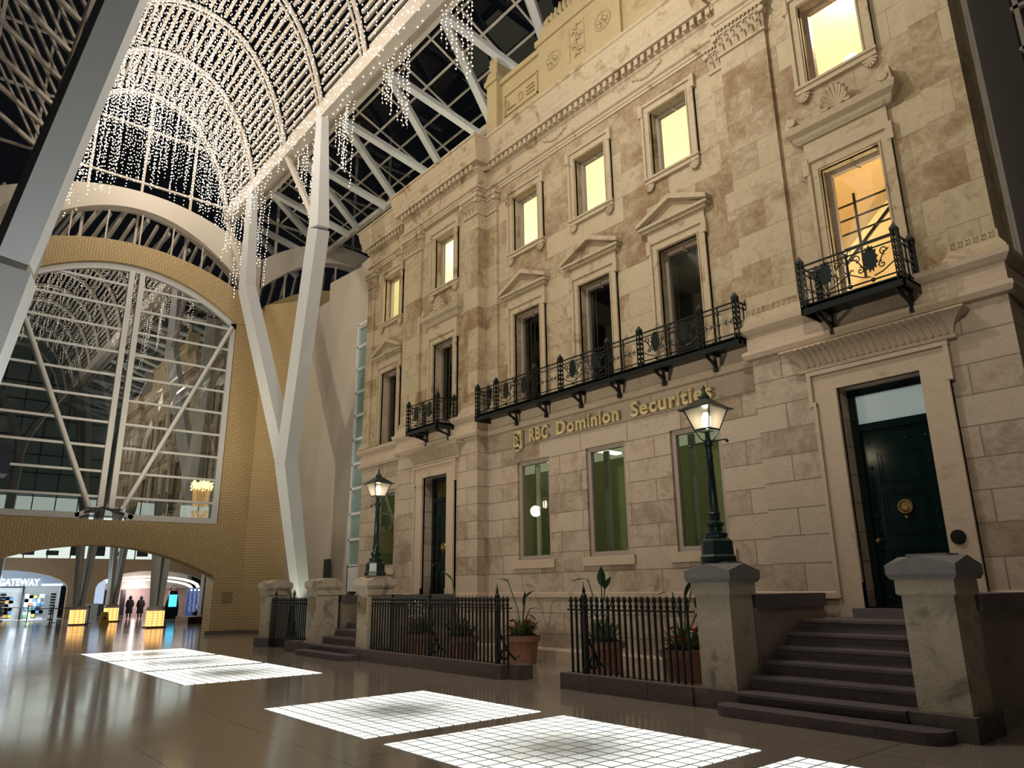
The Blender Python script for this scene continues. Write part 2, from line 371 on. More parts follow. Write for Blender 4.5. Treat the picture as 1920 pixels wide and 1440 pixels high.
def holewall(g, x0, x1, z0, z1, y0, y1, holes):
    xs = sorted({x0, x1, *[h[0] for h in holes], *[h[1] for h in holes]}); zs = sorted({z0, z1, *[h[2] for h in holes], *[h[3] for h in holes]})
    xs = [x for x in xs if x0 <= x <= x1]; zs = [z for z in zs if z0 <= z <= z1]
    def solid(i, k):
        if i < 0 or k < 0 or i >= len(xs)-1 or k >= len(zs)-1: return False
        cx = (xs[i]+xs[i+1])/2; cz = (zs[k]+zs[k+1])/2
        return not any(h[0] < cx < h[1] and h[2] < cz < h[3] for h in holes)
    for i in range(len(xs)-1):
        for k in range(len(zs)-1):
            if not solid(i, k): continue
            a, b, c, d = xs[i], xs[i+1], zs[k], zs[k+1]
            g.add([(a, y0, c), (b, y0, c), (b, y0, d), (a, y0, d)], [(0, 1, 2, 3)])
            g.add([(a, y1, c), (b, y1, c), (b, y1, d), (a, y1, d)], [(3, 2, 1, 0)])
            if not solid(i-1, k): g.add([(a, y0, c), (a, y0, d), (a, y1, d), (a, y1, c)], [(0, 1, 2, 3)])
            if not solid(i+1, k): g.add([(b, y0, c), (b, y1, c), (b, y1, d), (b, y0, d)], [(0, 1, 2, 3)])
            if not solid(i, k-1): g.add([(a, y0, c), (a, y1, c), (b, y1, c), (b, y0, c)], [(0, 1, 2, 3)])
            if not solid(i, k+1): g.add([(a, y0, d), (b, y0, d), (b, y1, d), (a, y1, d)], [(0, 1, 2, 3)])
    return g
GW = [(-13.60, .60), (-11.14, .60), (-8.69, .61)]; GZ = (2.25, 4.70)
SW = [(-13.70, .52), (-11.21, .52), (-8.71, .52)]; SZ = (6.28, 8.75)
TW = [(-13.68, .52), (-11.19, .52), (-8.69, .52)]; TZ = (10.60, 12.28)
ENDX = -20.83
DOORS = [(-17.38, .62), (-4.845, .655)]; DZ = (1.26, 4.72)
PW = [-17.18, -4.78]; PH = .52
def H(c, h, z): return (c-h, c+h, z[0], z[1])
g = G(); holewall(g, -15.41, -7.0, 0, 5.6, YC, 12.22, [H(c, h, GZ) for c, h in GW]); g.build('ground_storey_wall', M_LO, bank, free=True)
g = G(); holewall(g, -22.5, -19.5, 0, 5.6, YC, 12.22, [H(-20.86, .6, GZ)]); g.build('ground_storey_wall', M_LO, bank, free=True)
for i, (x0, x1) in enumerate(((-19.5, -15.41), (-7.0, -2.88))):
    c, h = DOORS[i]; g = G(); holewall(g, x0, x1, 0, 5.6, YP, 12.42, [H(c, h, DZ)]); g.build('ground_storey_wall', M_LO, bank, free=True)
    g = G(); holewall(g, x0, x1, 5.6, 14.2, YU, 12.03, [H(PW[i], PH, SZ), H(PW[i], PH, (10.55, 12.28))]); g.build('upper_wall', M_UP, bank, free=True)
g = G(); holewall(g, -15.41, -7.0, 5.6, 14.2, YC, 12.30, [H(c, h, SZ) for c, h in SW]+[H(c, h, TZ) for c, h in TW]); g.build('upper_wall', M_UP, bank, free=True)
g = G(); holewall(g, -22.5, -19.5, 5.6, 14.2, YC, 12.30, [H(ENDX, PH, SZ), H(ENDX, PH, TZ)]); g.build('upper_wall', M_UP, bank, free=True)

B('corner_return', M_UP, bank, (-3.06, -2.885, 12.03, 12.45, 0, 14.2))
PATH = [(-22.5, 12.42), (-22.5, YC), (-19.5, YC), (-19.5, YP), (-15.41, YP), (-15.41, YC), (-7.0, YC), (-7.0, YP), (-2.88, YP), (-2.88, 12.42)]
def moulding(g, prof, path=PATH):
    ns = []
    for a, b in zip(path, path[1:]):
        dx, dy = b[0]-a[0], b[1]-a[1]; l = math.hypot(dx, dy); ns.append((dy/l, -dx/l))
    offs = []
    for i in range(len(path)):
        if i == 0: n = ns[0]
        elif i == len(path)-1: n = ns[-1]
        else: n = (ns[i-1][0]+ns[i][0], ns[i-1][1]+ns[i][1])
        offs.append(n)
    m = len(prof); vs = [(p[0]+o[0]*d, p[1]+o[1]*d, z) for p, o in zip(path, offs) for d, z in prof]; fs = []
    for i in range(len(path)-1):
        for k in range(m):
            k2 = (k+1) % m; fs.append((i*m+k, i*m+k2, (i+1)*m+k2, (i+1)*m+k))
    fs.append(tuple(range(m))[::-1]); fs.append(tuple((len(path)-1)*m+k for k in range(m)))
    return g.add(vs, fs)
g = G(); moulding(g, [(-.03, 5.56), (.09, 5.58), (.13, 5.66), (.12, 5.72), (.05, 5.76), (.05, 6.02), (.10, 6.05), (.16, 6.12), (.17, 6.20), (-.03, 6.24)])
g.build('string_course', M_TRL, bank)
PA = [PATH[0], PATH[1], PATH[2], PATH[3], (-18.0, YP)]; PB = [(-16.76, YP), PATH[4], PATH[5], PATH[6], PATH[7], (-5.55, YP)]; PC = [(-4.14, YP), PATH[8], PATH[9]]
g = G()
for p in (PA, PB, PC):
    moulding(g, [(-.02, 0), (.12, 0), (.12, .22), (.07, .27), (-.02, .27)], p)
    moulding(g, [(-.02, 1.36), (.05, 1.38), (.05, 1.47), (-.02, 1.50)], p)
g.build('plinth', M_TRL, bank)
g = G(); moulding(g, [(-.1, 12.88), (.03, 12.90), (.03, 12.98), (.05, 12.98), (.05, 13.05), (.10, 13.08), (.11, 13.14), (-.1, 13.16)]); g.build('architrave', M_TR, bank)
g = G(); moulding(g, [(-.1, 13.14), (.02, 13.15), (.02, 13.56), (.05, 13.58), (.06, 13.64), (.10, 13.66), (.10, 13.82), (-.1, 13.84)]); fr = g.build('frieze', M_TR, bank)
g = G(); moulding(g, [(-.1, 13.80), (.26, 13.82), (.26, 13.93), (.28, 13.98), (.29, 14.08), (.33, 14.2), (.37, 14.42), (.37, 14.50), (.41, 14.53), (.41, 14.60), (-.1, 14.66)]); g.build('cornice', M_TR, bank)
for a, b in zip(PATH[1:], PATH[2:-1]):
    L = math.hypot(b[0]-a[0], b[1]-a[1]); n = max(1, int(L/.205)); ux, uy = (b[0]-a[0])/L, (b[1]-a[1])/L; nx, ny = uy, -ux
    for k in range(n):
        s = (k+.5)*L/n; cx, cyy = a[0]+ux*s+nx*.15, a[1]+uy*s+ny*.15; g = G()
        if abs(ux) > .5: g.box(cx-.055, cx+.055, cyy-.06, cyy+.06, 13.64, 13.80)
        else: g.box(cx-.06, cx+.06, cyy-.055, cyy+.055, 13.64, 13.80)
        g.build('dentil', M_TR, bank)
# frieze relief swags
for cx in (-12.4, -9.2):
    g = G()
    for k in range(9):
        t = k/8-.5; g.ball((cx+t*.7, YC-.03, 13.42-.12*(1-4*t*t)), .05, 6, 4)
    for s in (-1, 1): g.ball((cx+s*.4, YC-.02, 13.45), .075, 8, 4)
    g.build('frieze_swag', M_TR, bank, smooth=True)

def pilaster(x0, x1, y0, yb, zc0=12.22):
    """plain shaft, moulded base with key pattern, leafy capital"""
    x0 -= .012; x1 += .012; g = G(); g.box(x0, x1, y0, yb, 6.5, 12.9)
    g.build('pilaster', M_UP, bank)
    g = G(); e = .03
    g.taper(x0-.13, x1+.13, y0-.11, yb, 6.22, x0-.12, x1+.12, y0-.10, yb, 6.27)
    g.taper(x0-.12, x1+.12, y0-.10, yb, 6.27, x0-.03, x1+.03, y0-.03, yb, 6.42); g.box(x0-.03, x1+.03, y0-.03, yb, 6.42, 6.56)
    n = int((x1-x0)/.1)
    for k in range(n):
        xx = x0+(k+.2)*(x1-x0)/n
        g.box(xx, xx+.055, y0-.042, y0-.02, 6.45, 6.465); g.box(xx, xx+.012, y0-.042, y0-.02, 6.45, 6.53); g.box(xx, xx+.055, y0-.042, y0-.02, 6.515, 6.53); g.box(xx+.045, xx+.055, y0-.042, y0-.02, 6.48, 6.53)
    g.build('pilaster_base', M_TR, bank)
    g = G(); g.box(x0-.03, x1+.03, y0-.04, yb, zc0, zc0+.06)
    g.taper(x0-.0, x1+.0, y0-.01, yb, zc0+.06, x0-.05, x1+.05, y0-.07, yb, zc0+.45)
    g.box(x0-.08, x1+.08, y0-.10, yb, zc0+.45, zc0+.5); g.box(x0-.10, x1+.10, y0-.13, yb, zc0+.55, zc0+.66); g.box(x0-.06, x1+.06, y0-.09, yb, zc0+.5, zc0+.55)
    n = max(3, int((x1-x0)/.16))
    for r, (zz, hh) in enumerate(((zc0+.06, .2), (zc0+.22, .2))):
        for k in range(n+r):
            cx = x0+(k+.5)*(x1-x0)/(n+r)
            g.hull([(cx-.055, y0-.03, zz), (cx+.055, y0-.03, zz), (cx+.055, y0, zz), (cx-.055, y0, zz)],
                   [(cx-.045, y0-.10, zz+hh*.8), (cx+.045, y0-.10, zz+hh*.8), (cx+.045, y0-.03, zz+hh), (cx-.045, y0-.03, zz+hh)])
            g.ball((cx, y0-.11, zz+hh*.85), .035, 6, 4)
    for sx in (x0-.03, x1+.03):
        g.prism([(sx+.07*math.cos(a), zc0+.42+.07*math.sin(a)) for a in [2*PI*q/10 for q in range(10)]], 1, y0-.13, y0+.02)
    nn = int((x1-x0+.2)/.09)
    for k in range(nn): g.ball((x0-.08+(k+.5)*(x1-x0+.16)/nn, y0-.12, zc0+.525), .03, 6, 4)
    g.build('capital', M_TR, bank)
for a in ((-7.0, -5.99, YP, 12.0), (-3.48, -2.88, YP, 12.0), (-19.42, -18.45, YP, 12.0), (-16.05, -15.41, YP, 12.0), (-15.38, -14.93, YC-.06, 12.1), (-7.45, -7.02, YC-.06, 12.1), (-22.48, -22.05, YC-.06, 12.1)):
    pilaster(*a)

def arch_surround(g, c, h, z0, z1, y, wd=.22, top=.26, ear=.055):
    xa, xb = c-h, c+h
    for s, d, o in ((0, .05, wd), (1, .09, .07)):
        i = wd-o if s else 0
        zt = z1 if not s else z1+top-.07; g.box(xa-wd, xa if not s else xa-wd+.07, y-d, y+.05, z0, zt); g.box(xb if not s else xb+wd-.07, xb+wd, y-d, y+.05, z0, zt)
        g.box(xa-wd, xb+wd, y-d, y+.05, z1 if not s else z1+top-.07, z1+top)
    for sx in (xa-wd, xb+wd):
        g.box(sx-ear, sx+ear, y-.105, y+.05, z1-.05, z1+top+.01)
    g.box(xa-.04, xa-.015, y-.07, y+.05, z0, z1+.015); g.box(xb+.015, xb+.04, y-.07, y+.05, z0, z1+.015); g.box(xa-.04, xb+.04, y-.07, y+.05, z1+.015, z1+.04)
def window(c, h, z, y, depth=.27, fw=.07, surround=True, fmat=None, latch=True):
    yy = y+depth
    if surround:
        g = G(); arch_surround(g, c, h, z[0], z[1], y); g.build('window_surround', M_TR, bank)
    g = G(); x0, x1, z0, z1 = c-h, c+h, z[0], z[1]
    g.box(x0, x0+fw, yy-.06, yy+.05, z0, z1); g.box(x1-fw, x1, yy-.06, yy+.05, z0, z1); g.box(x0+fw, x1-fw, yy-.06, yy+.05, z1-fw, z1); g.box(x0+fw, x1-fw, yy-.06, yy+.05, z0, z0+fw)
    f = g.build('window', fmat or M_WINF, bank)
    g = G(); g.add([(x0+fw, yy, z0+fw), (x1-fw, yy, z0+fw), (x1-fw, yy, z1-fw), (x0+fw, yy, z1-fw)], [(0, 1, 2, 3)]); g.build('pane', M_GLASS, f, free=True)
    if latch:
        g = G(); g.tube([(c, yy-.02, z1-.0), (c, yy-.10, z1-.04), (c+.02, yy-.12, z1-.12), (c+.1, yy-.10, z1-.18)], .012, 5); g.build('hook', M_TR, f)
for c, h in GW+[(-20.86, .6)]:
    window(c, h, GZ, YC, .12, .1, surround=False, latch=False)
    B('window_sill', M_TRL, bank, (c-.76, c+.76, YC-.07, YC+.2, 2.05, 2.25))
for c in [s[0] for s in SW]+[ENDX]:
    window(c, PH, SZ, YC)
    g = G(); x0, x1 = c-.80, c+.80
    g.box(x0+.04, x1-.04, YC-.07, YC+.02, 9.0, 9.24)
    g.box(x0-.06, x1+.06, YC-.14, YC+.02, 9.24, 9.31); g.box(x0-.13, x1+.13, YC-.20, YC+.02, 9.31, 9.37)
    for s in (-1, 1):
        g.hull([(c+s*.95, YC-.24, 9.37), (c+s*.95, YC-.24, 9.47), (c+s*.95, YC+.02, 9.47), (c+s*.95, YC+.02, 9.37)],
               [(c, YC-.24, 9.76), (c, YC-.24, 9.88), (c, YC+.02, 9.88), (c, YC+.02, 9.76)])
    g.prism([(c-.86, 9.37), (c+.86, 9.37), (c, 9.78)], 1, YC-.08, YC+.02)
    g.build('pediment', M_TR, bank)
def shellsill(c, y, zb=10.6):
    g = G(); g.box(c-.76, c+.76, y-.10, y+.05, zb-.05, zb); g.box(c-.74, c+.74, y-.07, y+.05, zb-.15, zb-.05); s_ = g.build('window_sill', M_TR, bank)
    for sx in (-.62, .62):
        g = G()
        for k in range(7):
            a = PI+PI*(k+.5)/7; p = (c+sx, y-.07, zb-.17)
            g.tube([p, (c+sx+.13*math.cos(a), y-.05, zb-.17+.17*math.sin(a))], [.012, .032], 5)
        g.build('shell_bracket', M_TR, s_)
for c in [t[0] for t in TW]+[ENDX]:
    window(c, PH, TZ, YC); shellsill(c, YC)
for i, c in enumerate(PW):
    window(c, PH, SZ, YU); window(c, PH, (10.55, 12.28), YU); shellsill(c, YU, 10.55)
    g = G(); g.box(c-.74, c+.74, YU-.07, YU+.02, 9.02, 9.34)
    prof = [(0, 9.34), (.1, 9.36), (.14, 9.42), (.16, 9.48), (.24, 9.55), (.27, 9.66), (0, 9.70)]
    pth = [(c-.74, YU+.02), (c-.74, YU), (c+.74, YU), (c+.74, YU+.02)]
    moulding(g, prof, pth); hd = g.build('window_hood', M_TR, bank)
    g = G()
    for k in range(9):
        a = PI*(k+.5)/9; g.tube([(c, YU-.15, 9.72), (c+.19*math.cos(a), YU-.20, 9.76+.25*math.sin(a)), (c+.25*math.cos(a), YU-.24, 9.78+.35*math.sin(a))], [.02, .045, .055], 6)
    for s in (-1, 1): g.prism([(c+s*.2+.075*math.cos(q), 9.78+.075*math.sin(q)) for q in [2*PI*j/10 for j in range(10)]], 1, YU-.22, YU-.08)
    g.build('shell_crest', M_TR, hd, smooth=True)
    for s in (-1, 1):
        g = G(); x = c+s*.88
        g.hull([(x-.09, YU-.24, 9.68), (x+.09, YU-.24, 9.68), (x+.09, YU, 9.68), (x-.09, YU, 9.68)], [(x-.02+s*.03, YU-.2, 9.96), (x+.02+s*.03, YU-.2, 9.96), (x+.02+s*.03, YU, 9.96), (x-.02+s*.03, YU, 9.96)])
        g.prism([(x+.08*math.cos(q)-s*.05, 9.78+.08*math.sin(q)) for q in [2*PI*j/10 for j in range(10)]], 1, YU-.26, YU-.02)
        g.build('corner_scroll', M_TR, hd)

# entrance doors with eared stone surrounds and fluted hoods
for i, (c, h) in enumerate(DOORS):
    x0, x1 = c-h, c+h; z0, z1 = DZ
    g = G()
    for s in (-1, 1):
        xi = c+s*h; xo = c+s*(h+.40)
        g.box(min(xi, xo), max(xi, xo), YP-.06, YP+.05, 1.1, 5.06)
        xo2 = c+s*(h+.34); g.box(min(xo, xo2), max(xo, xo2), YP-.11, YP+.05, 1.4, 4.5)
        xe = c+s*(h+.46); xe2 = c+s*(h+.39); g.box(min(xe, xe2), max(xe, xe2), YP-.11, YP+.05, 4.54, 5.0); g.box(min(xo2, xe), max(xo2, xe), YP-.115, YP+.05, 4.47, 4.54)
        xb = c+s*(h+.12); g.box(min(xi, xb), max(xi, xb), YP-.08, YP+.05, 1.1, 1.62)
    g.box(x0, x1, YP-.06, YP+.05, 4.72, 5.06); g.box(x0-.465, x1+.465, YP-.115, YP+.05, 5.00, 5.07)
    g.build('door_surround', M_TRL, bank)
    g = G(); W_ = h+.50; pr = []
    for k in range(9):
        f = k/8; pr.append((.05+.06*f+.20*f**3, 5.16+.30*f))
    pth = [(c-W_, YP+.02), (c-W_, YP), (c+W_, YP), (c+W_, YP+.02)]
    moulding(g, [(-.02, 5.08), (.09, 5.09), (.09, 5.15)]+pr+[(.31, 5.49), (-.02, 5.5)], pth)
    for k in range(22):
        xx = c-W_+(k+.5)*2*W_/22
        g.tube([(xx+.03-.06*f, YP-(.065+.06*f+.20*f**3), 5.17+.29*f) for f in [j/6 for j in range(7)]], .027, 5)
    g.build('fluted_hood', M_TRL, bank)
    yd = YP+.30
    g = G(); g.box(x0, x0+.12, yd, yd+.1, z0, z1); g.box(x1-.10, x1, yd, yd+.1, z0, z1); g.box(x0+.12, x1-.1, yd, yd+.1, z1-.12, z1); g.box(x0+.12, x1-.1, yd-.02, yd+.1, 4.0, 4.12)
    g.box(x0, x1, YP-.02, yd+.12, z0-.16, z0)
    df = g.build('door_frame', M_DOOR, bank)
    B('transom_pane', M_FROST if i else glass('olive_transom_glass', (.8, .8, .4), .08), df, (x0+.12, x1-.1, yd+.04, yd+.055, 4.12, z1-.12))
    g = G(); a, b = x0+.13, x1-.11
    g.box(a, b, yd+.03, yd+.09, z0+.01, 4.0)
    for zz0, zz1 in ((3.12, 3.62), (2.32, 2.98), (1.5, 2.1)):
        for q in range(2):
            e = .2+.05*q; zz0 += .03*q; zz1 -= .03*q
            for bx in ((a+e, b-e, zz1-.015, zz1), (a+e, b-e, zz0, zz0+.015), (a+e, a+e+.015, zz0, zz1), (b-e-.015, b-e, zz0, zz1)):
                g.box(bx[0], bx[1], yd+.018, yd+.035, bx[2], bx[3])
    dr = g.build('door', M_DOOR, bank)
    for zz, n in ((3.84, 4), (3.42, 2), (3.04, 4), (2.66, 2), (2.42, 2), (2.16, 4), (1.8, 2), (1.42, 4)):
        for k in range(n):
            xx = a+.09+(b-a-.18)*k/(n-1)
            gg = G(); gg.ball((xx, yd+.025, zz-.03), .034, 8, 4); gg.build('stud', M_DOOR, dr, smooth=True)
    gg = G(); kx = (a+b)/2; pts = [(kx+.10*math.cos(q), yd-.01, 2.74+.10*math.sin(q)) for q in [2*PI*j/18 for j in range(19)]]
    gg.tube(pts, .018, 6); gg.prism([(kx+.085*math.cos(q), 2.74+.085*math.sin(q)) for q in [2*PI*j/16 for j in range(16)]], 1, yd+.0, yd+.03)
    gg.ball((kx, yd-.03, 2.69), .045, 8, 5); gg.ball((kx, yd-.06, 2.70), .02, 6, 4); gg.prism([(kx-.03, 2.60), (kx+.03, 2.60), (kx, 2.55)], 1, yd-.03, yd+.03)
    gg.build('lion_knocker', M_BRASS, dr, label='brass lion head knocker')
    gg = G(); gg.tube([(a+.06, yd+.03, 2.27), (a+.06, yd-.04, 2.27)], .02, 8); gg.ball((a+.06, yd-.05, 2.24), .035, 8, 5); gg.build('knob', M_BRASS, dr, label='small brass knob')
    B('door_step', M_STEP, bank, (x0-.12, x1+.12, YP-.25, YP+.02, 1.02, 1.24))
g = G(); bx, bz = -4.04, 2.22
for r, d in ((.10, .03), (.07, .05), (.035, .06)): g.prism([(bx+r*math.cos(q), bz+r*math.sin(q)) for q in [2*PI*j/20 for j in range(20)]], 1, YP-.06-d, YP-.05)
g.build('bell_plate', M_IRON, bank)

# parapet above the cornice
g = G(); g.box(-15.36, -7.0, 12.08, 12.55, 14.55, 14.95); g.box(-15.30, -7.0, 12.14, 12.5, 14.95, 16.55); g.box(-15.3, -7.0, 12.06, 12.55, 16.55, 16.72)
g.box(-13.05, -9.95, 12.04, 12.6, 14.95, 16.72); g.box(-13.15, -9.85, 11.98, 12.65, 16.72, 16.9); g.box(-13.0, -10.0, 12.06, 12.6, 16.9, 17.25)
par = g.build('parapet', M_ATT, bank)
g = G(); g.box(-15.42, -14.86, 11.92, 12.62, 14.6, 15.0); g.box(-15.38, -14.9, 11.96, 12.6, 15.0, 16.7); g.box(-15.45, -14.84, 11.9, 12.65, 16.7, 16.86); g.taper(-15.42, -14.86, 11.92, 12.62, 16.86, -15.36, -14.92, 12.0, 12.6, 17.2)
for k in range(6): g.box(-14.92, -14.86, 11.96, 12.6, 16.9+k*.08, 16.94+k*.08)
g.build('corner_block', M_ATT, par)
g = G()
for k in range(7):
    a = PI*(k+.5)/7; g.tube([(-15.14, 12.1, 17.15), (-15.14+.16*math.cos(a), 12.08, 17.3+.22*math.sin(a)), (-15.14+.2*math.cos(a), 12.05, 17.42+.4*math.sin(a))], [.03, .055, .04], 6)
g.build('leaf_finial', M_ATT, par, smooth=True)
for cx in (-12.45, -10.55):
    g = G()
    g.tube([(cx+.27*math.cos(q), 12.03, 15.9+.27*math.sin(q)) for q in [2*PI*j/20 for j in range(21)]], .03, 6)
    for k in range(5):
        a = 2*PI*k/5+.3; g.ball((cx+.14*math.cos(a), 12.03, 15.84+.14*math.sin(a)), .075, 7, 4)
    g.ball((cx, 12.02, 15.85), .06, 7, 4)
    g.build('medallion_relief', M_ATT, par, smooth=True)
g = G()
for k in range(11):
    z = 15.42+k*.095; s = .12*math.sin(k*1.3)
    g.tube([(-11.5+s-.1, 12.03, z), (-11.5+s, 12.0, z+.07), (-11.5+s+.13, 12.03, z+.02)], [.03, .045, .03], 6)
g.tube([(-11.78, 12.03, 15.35), (-11.78, 12.03, 16.5)], .02, 5); g.tube([(-11.22, 12.03, 15.35), (-11.22, 12.03, 16.5)], .02, 5)
g.build('crest_relief', M_ATT, par, smooth=True)
g = G()
for k in range(-7, 8):
    x = -11.5+k*.15; hgt = .75-abs(k)*.07
    g.tube([(x, 12.2, 17.2), (x+.03*k, 12.15, 17.25+hgt*.5), (x+.02*k, 12.12, 17.25+hgt)], [.08, .07, .04], 6)
for s in (-1, 1): g.tube([(-11.5+s*(1.2+.2*math.cos(q)), 12.2, 17.42+.16*math.sin(q)) for q in [2*PI*j/12 for j in range(13)]], .07, 6)
g.build('scrolled_crest', M_ATT, par, smooth=True)
g = G()
for z in (15.32, 16.02): g.box(-14.7, -13.2, 12.09, 12.15, z, z+.03)
for x in (-14.7, -13.23): g.box(x, x+.03, 12.09, 12.15, 15.32, 16.05)
g.box(-14.55, -14.2, 12.09, 12.15, 15.5, 15.53); g.box(-14.55, -14.52, 12.09, 12.15, 15.5, 15.8)
g.tube([(-13.98+.1*math.cos(q), 12.12, 15.66+.14*math.sin(q)) for q in [2*PI*j/12 for j in range(13)]], .018, 5)
for k in range(3): g.box(-13.7, -13.35, 12.09, 12.15, 15.52+k*.12, 15.54+k*.12)
g.build('inscribed_panel', M_ATT, par)

# rooms behind the windows
def room(name, x0, x1, z0, z1, y1, wall, ceil, floor_=None):
    y0 = 12.045
    g = G(); g.box(x0, x1, y1, y1+.05, z0, z1); g.box(x0-.05, x0, y0, y1, z0, z1); g.box(x1, x1+.05, y0, y1, z0, z1); g.box(x0, x1, y0, y1, z0-.05, z0)
    r = g.build(name, wall, bank); B('room_ceiling', ceil, r, (x0, x1, y0, y1, z1, z1+.05)); return r
M_CREAM = mat('cream_wall', (.85, .80, .58), .8)
M_CRCEIL = mat('glowing_cream_ceiling', (.8, .78, .6), .8, emit=(1., .93, .60), es=.95)  # ceiling glows by itself, in place of ceiling lamps
M_AMBW = mat('amber_wall', (.86, .68, .42), .8)
M_AMBC = mat('glowing_amber_ceiling', (.8, .6, .35), .8, emit=(1., .76, .44), es=1.1)  # glow put into the stair hall ceiling material
M_DIM = mat('dim_grey_room', (.16, .14, .11), .8)
M_OLIVE = mat('olive_wall', (.34, .35, .18), .8)
M_OLC = mat('glowing_green_ceiling', (.5, .52, .34), .8, emit=(.75, .8, .5), es=.30)  # faint glow put into this ceiling to light the rooms below
room('third_floor_room', -22.3, -7.2, 10.2, 12.85, 16.2, M_CREAM, M_CRCEIL)
room('second_floor_room', -22.3, -7.2, 6.2, 9.5, 16.2, M_DIM, M_DIM)
st = room('stair_hall', -7.1, -3.0, 6.0, 13.2, 15.5, M_AMBW, M_AMBC)
lamp('POINT', 'stair_light', (-4.6, 13.0, 12.7), 260, (1., .84, .58), shadow_soft_size=.05); lamp('POINT', 'stair_light', (-4.2, 13.2, 6.6), 240, (1., .84, .58), shadow_soft_size=.05)
lamp('POINT', 'office_light', (-9.5, 14.8, 8.9), 14, (1., .9, .75), shadow_soft_size=.05); lamp('POINT', 'office_light', (-18.5, 14.0, 12.3), 160, (1., .92, .66), shadow_soft_size=.05)
room('ground_floor_room', -22.3, -7.2, .9, 5.3, 16.2, M_OLIVE, M_OLC)
room('entrance_lobby', -7.1, -3.0, 1.2, 5.3, 15.0, M_DIM, M_OLC)
g = G()
for k in range(4): g.bar((-6.9, 13.4, 7.9+k*.3), (-3.1, 13.4, 7.9+k*.3), .03)
for k in range(4): g.bar((-6.6+k*1.1, 13.4, 7.2), (-6.6+k*1.1, 13.4, 9.0), .04)
g.bar((-6.6, 13.5, 7.0), (-3.4, 13.5, 9.8), .05)
g.build('stair_railing', M_BLACKW, st)
g = G(); g.hull([(-7.0, 13.8, 7.2), (-7.0, 14.9, 7.2), (-7.0, 14.9, 7.5), (-7.0, 13.8, 7.5)], [(-3.1, 13.8, 10.4), (-3.1, 14.9, 10.4), (-3.1, 14.9, 10.7), (-3.1, 13.8, 10.7)]); g.build('stair_flight', M_AMBW, st)
B('ceiling_light', emis('cool_tube', (.85, 1, .8), 3.), bank, (-14.6, -14.4, 13.0, 13.9, 4.9, 4.95), (-12.7, -12.5, 13.2, 14.1, 4.9, 4.95))
g = G()
for cx in (-13.95, -11.5, -9.05): g.box(cx-.25, cx-.10, 12.6, 12.66, 2.3, 4.7)
g.build('curtain', mat('pale_blind', (.6, .62, .5), .7), bank)

# ------------------------------------------------------------------ raised gold sign
def glyphs(txt, size, ext=.02, off=0.0):
    cu = bpy.data.curves.new('t', 'FONT'); cu.body = txt; cu.size = size; cu.extrude = ext; cu.offset = off; cu.align_x = 'LEFT'; cu.resolution_u = 4
    o = bpy.data.objects.new('t', cu); COL.objects.link(o); dg = bpy.context.evaluated_depsgraph_get()
    me = bpy.data.meshes.new_from_object(o.evaluated_get(dg)); bpy.data.objects.remove(o); bpy.data.curves.remove(cu); return me
def text_mesh(txt, name, x, y, z, size, m, parent, width=None, axis='X', ext=.02, off=0.):
    """text standing upright; axis X = read towards +x facing -y; axis Y = read towards +y facing +x"""
    me = glyphs(txt, size, ext, off); xs = [v.co.x for v in me.vertices]
    if not xs: return None
    k = (width/(max(xs)-min(xs))) if width else 1; mn = min(xs)
    for v in me.vertices:
        u, h, d = (v.co.x-mn)*k, v.co.y, v.co.z
        v.co = (u, -d, h) if axis == 'X' else (d, u, h)
    me.name = name; me.materials.clear(); me.materials.append(m)
    o = bpy.data.objects.new(name, me); COL.objects.link(o); WL[o.name] = Vector((x, y, z)); o.parent = parent
    o.location = Vector((x, y, z))-(WL[parent.name] if parent else Vector((0, 0, 0))); return o
sign = thing('raised_sign', (-11.2, 11.94, 5.2), 'raised gold lettering with a small shield emblem on the stone front, under the long balcony', 'sign')
def word(wd, xa, xb, z, size):
    tot = glyphs(wd, 1.0); W_ = max(v.co.x for v in tot.vertices)-min(v.co.x for v in tot.vertices); k = (xb-xa)/W_
    base = min(v.co.x for v in tot.vertices)
    for i, ch in enumerate(wd):
        a = glyphs(wd[:i]+ch, 1.0); b = glyphs(ch, 1.0)
        x1 = max(v.co.x for v in a.vertices); wch = max(v.co.x for v in b.vertices)-min(v.co.x for v in b.vertices)
        text_mesh(ch, 'letter', xa+(x1-wch-base)*k, 11.93, z, size, M_GOLD, sign, width=wch*k*1.0, ext=.022, off=.012)
word('RBC', -13.62, -12.93, 5.17, .44); word('Dominion', -12.62, -10.60, 5.17, .44); word('Securities', -10.24, -8.14, 5.17, .44)
ex, ez = -14.06, 4.98
g = G(); g.prism([(ex-.15, ez+.52), (ex+.15, ez+.52), (ex+.15, ez+.06), (ex+.11, ez+.02), (ex, ez-.02), (ex-.11, ez+.02), (ex-.15, ez+.06)], 1, 11.89, 11.96); em = g.build('shield_emblem', M_GOLD, sign)
g = G(); yy = 11.883
def fl(pts, r=.009): g.tube([(ex+a, yy, ez+b) for a, b in pts], r, 5)
fl([(-.12, .43), (-.07, .46), (-.02, .44), (-.03, .40), (-.09, .39)], .014)       # animal head and mane
fl([(-.12, .34), (-.05, .30), (.0, .24), (.04, .17)], .011); fl([(-.12, .28), (-.06, .24), (-.02, .18)], .011); fl([(-.12, .21), (-.08, .18), (-.05, .14)], .011)
fl([(-.02, .40), (.03, .37), (.06, .31), (.06, .24), (.09, .18), (.11, .15)], .015); fl([(.0, .36), (.07, .40), (.11, .38)], .010); fl([(.03, .31), (.10, .33), (.12, .29)], .010)
fl([(.04, .22), (.10, .24), (.12, .20)], .010); fl([(.06, .15), (.06, .19), (.10, .13)], .008)
g.build('animal_emblem', M_DARK, em)
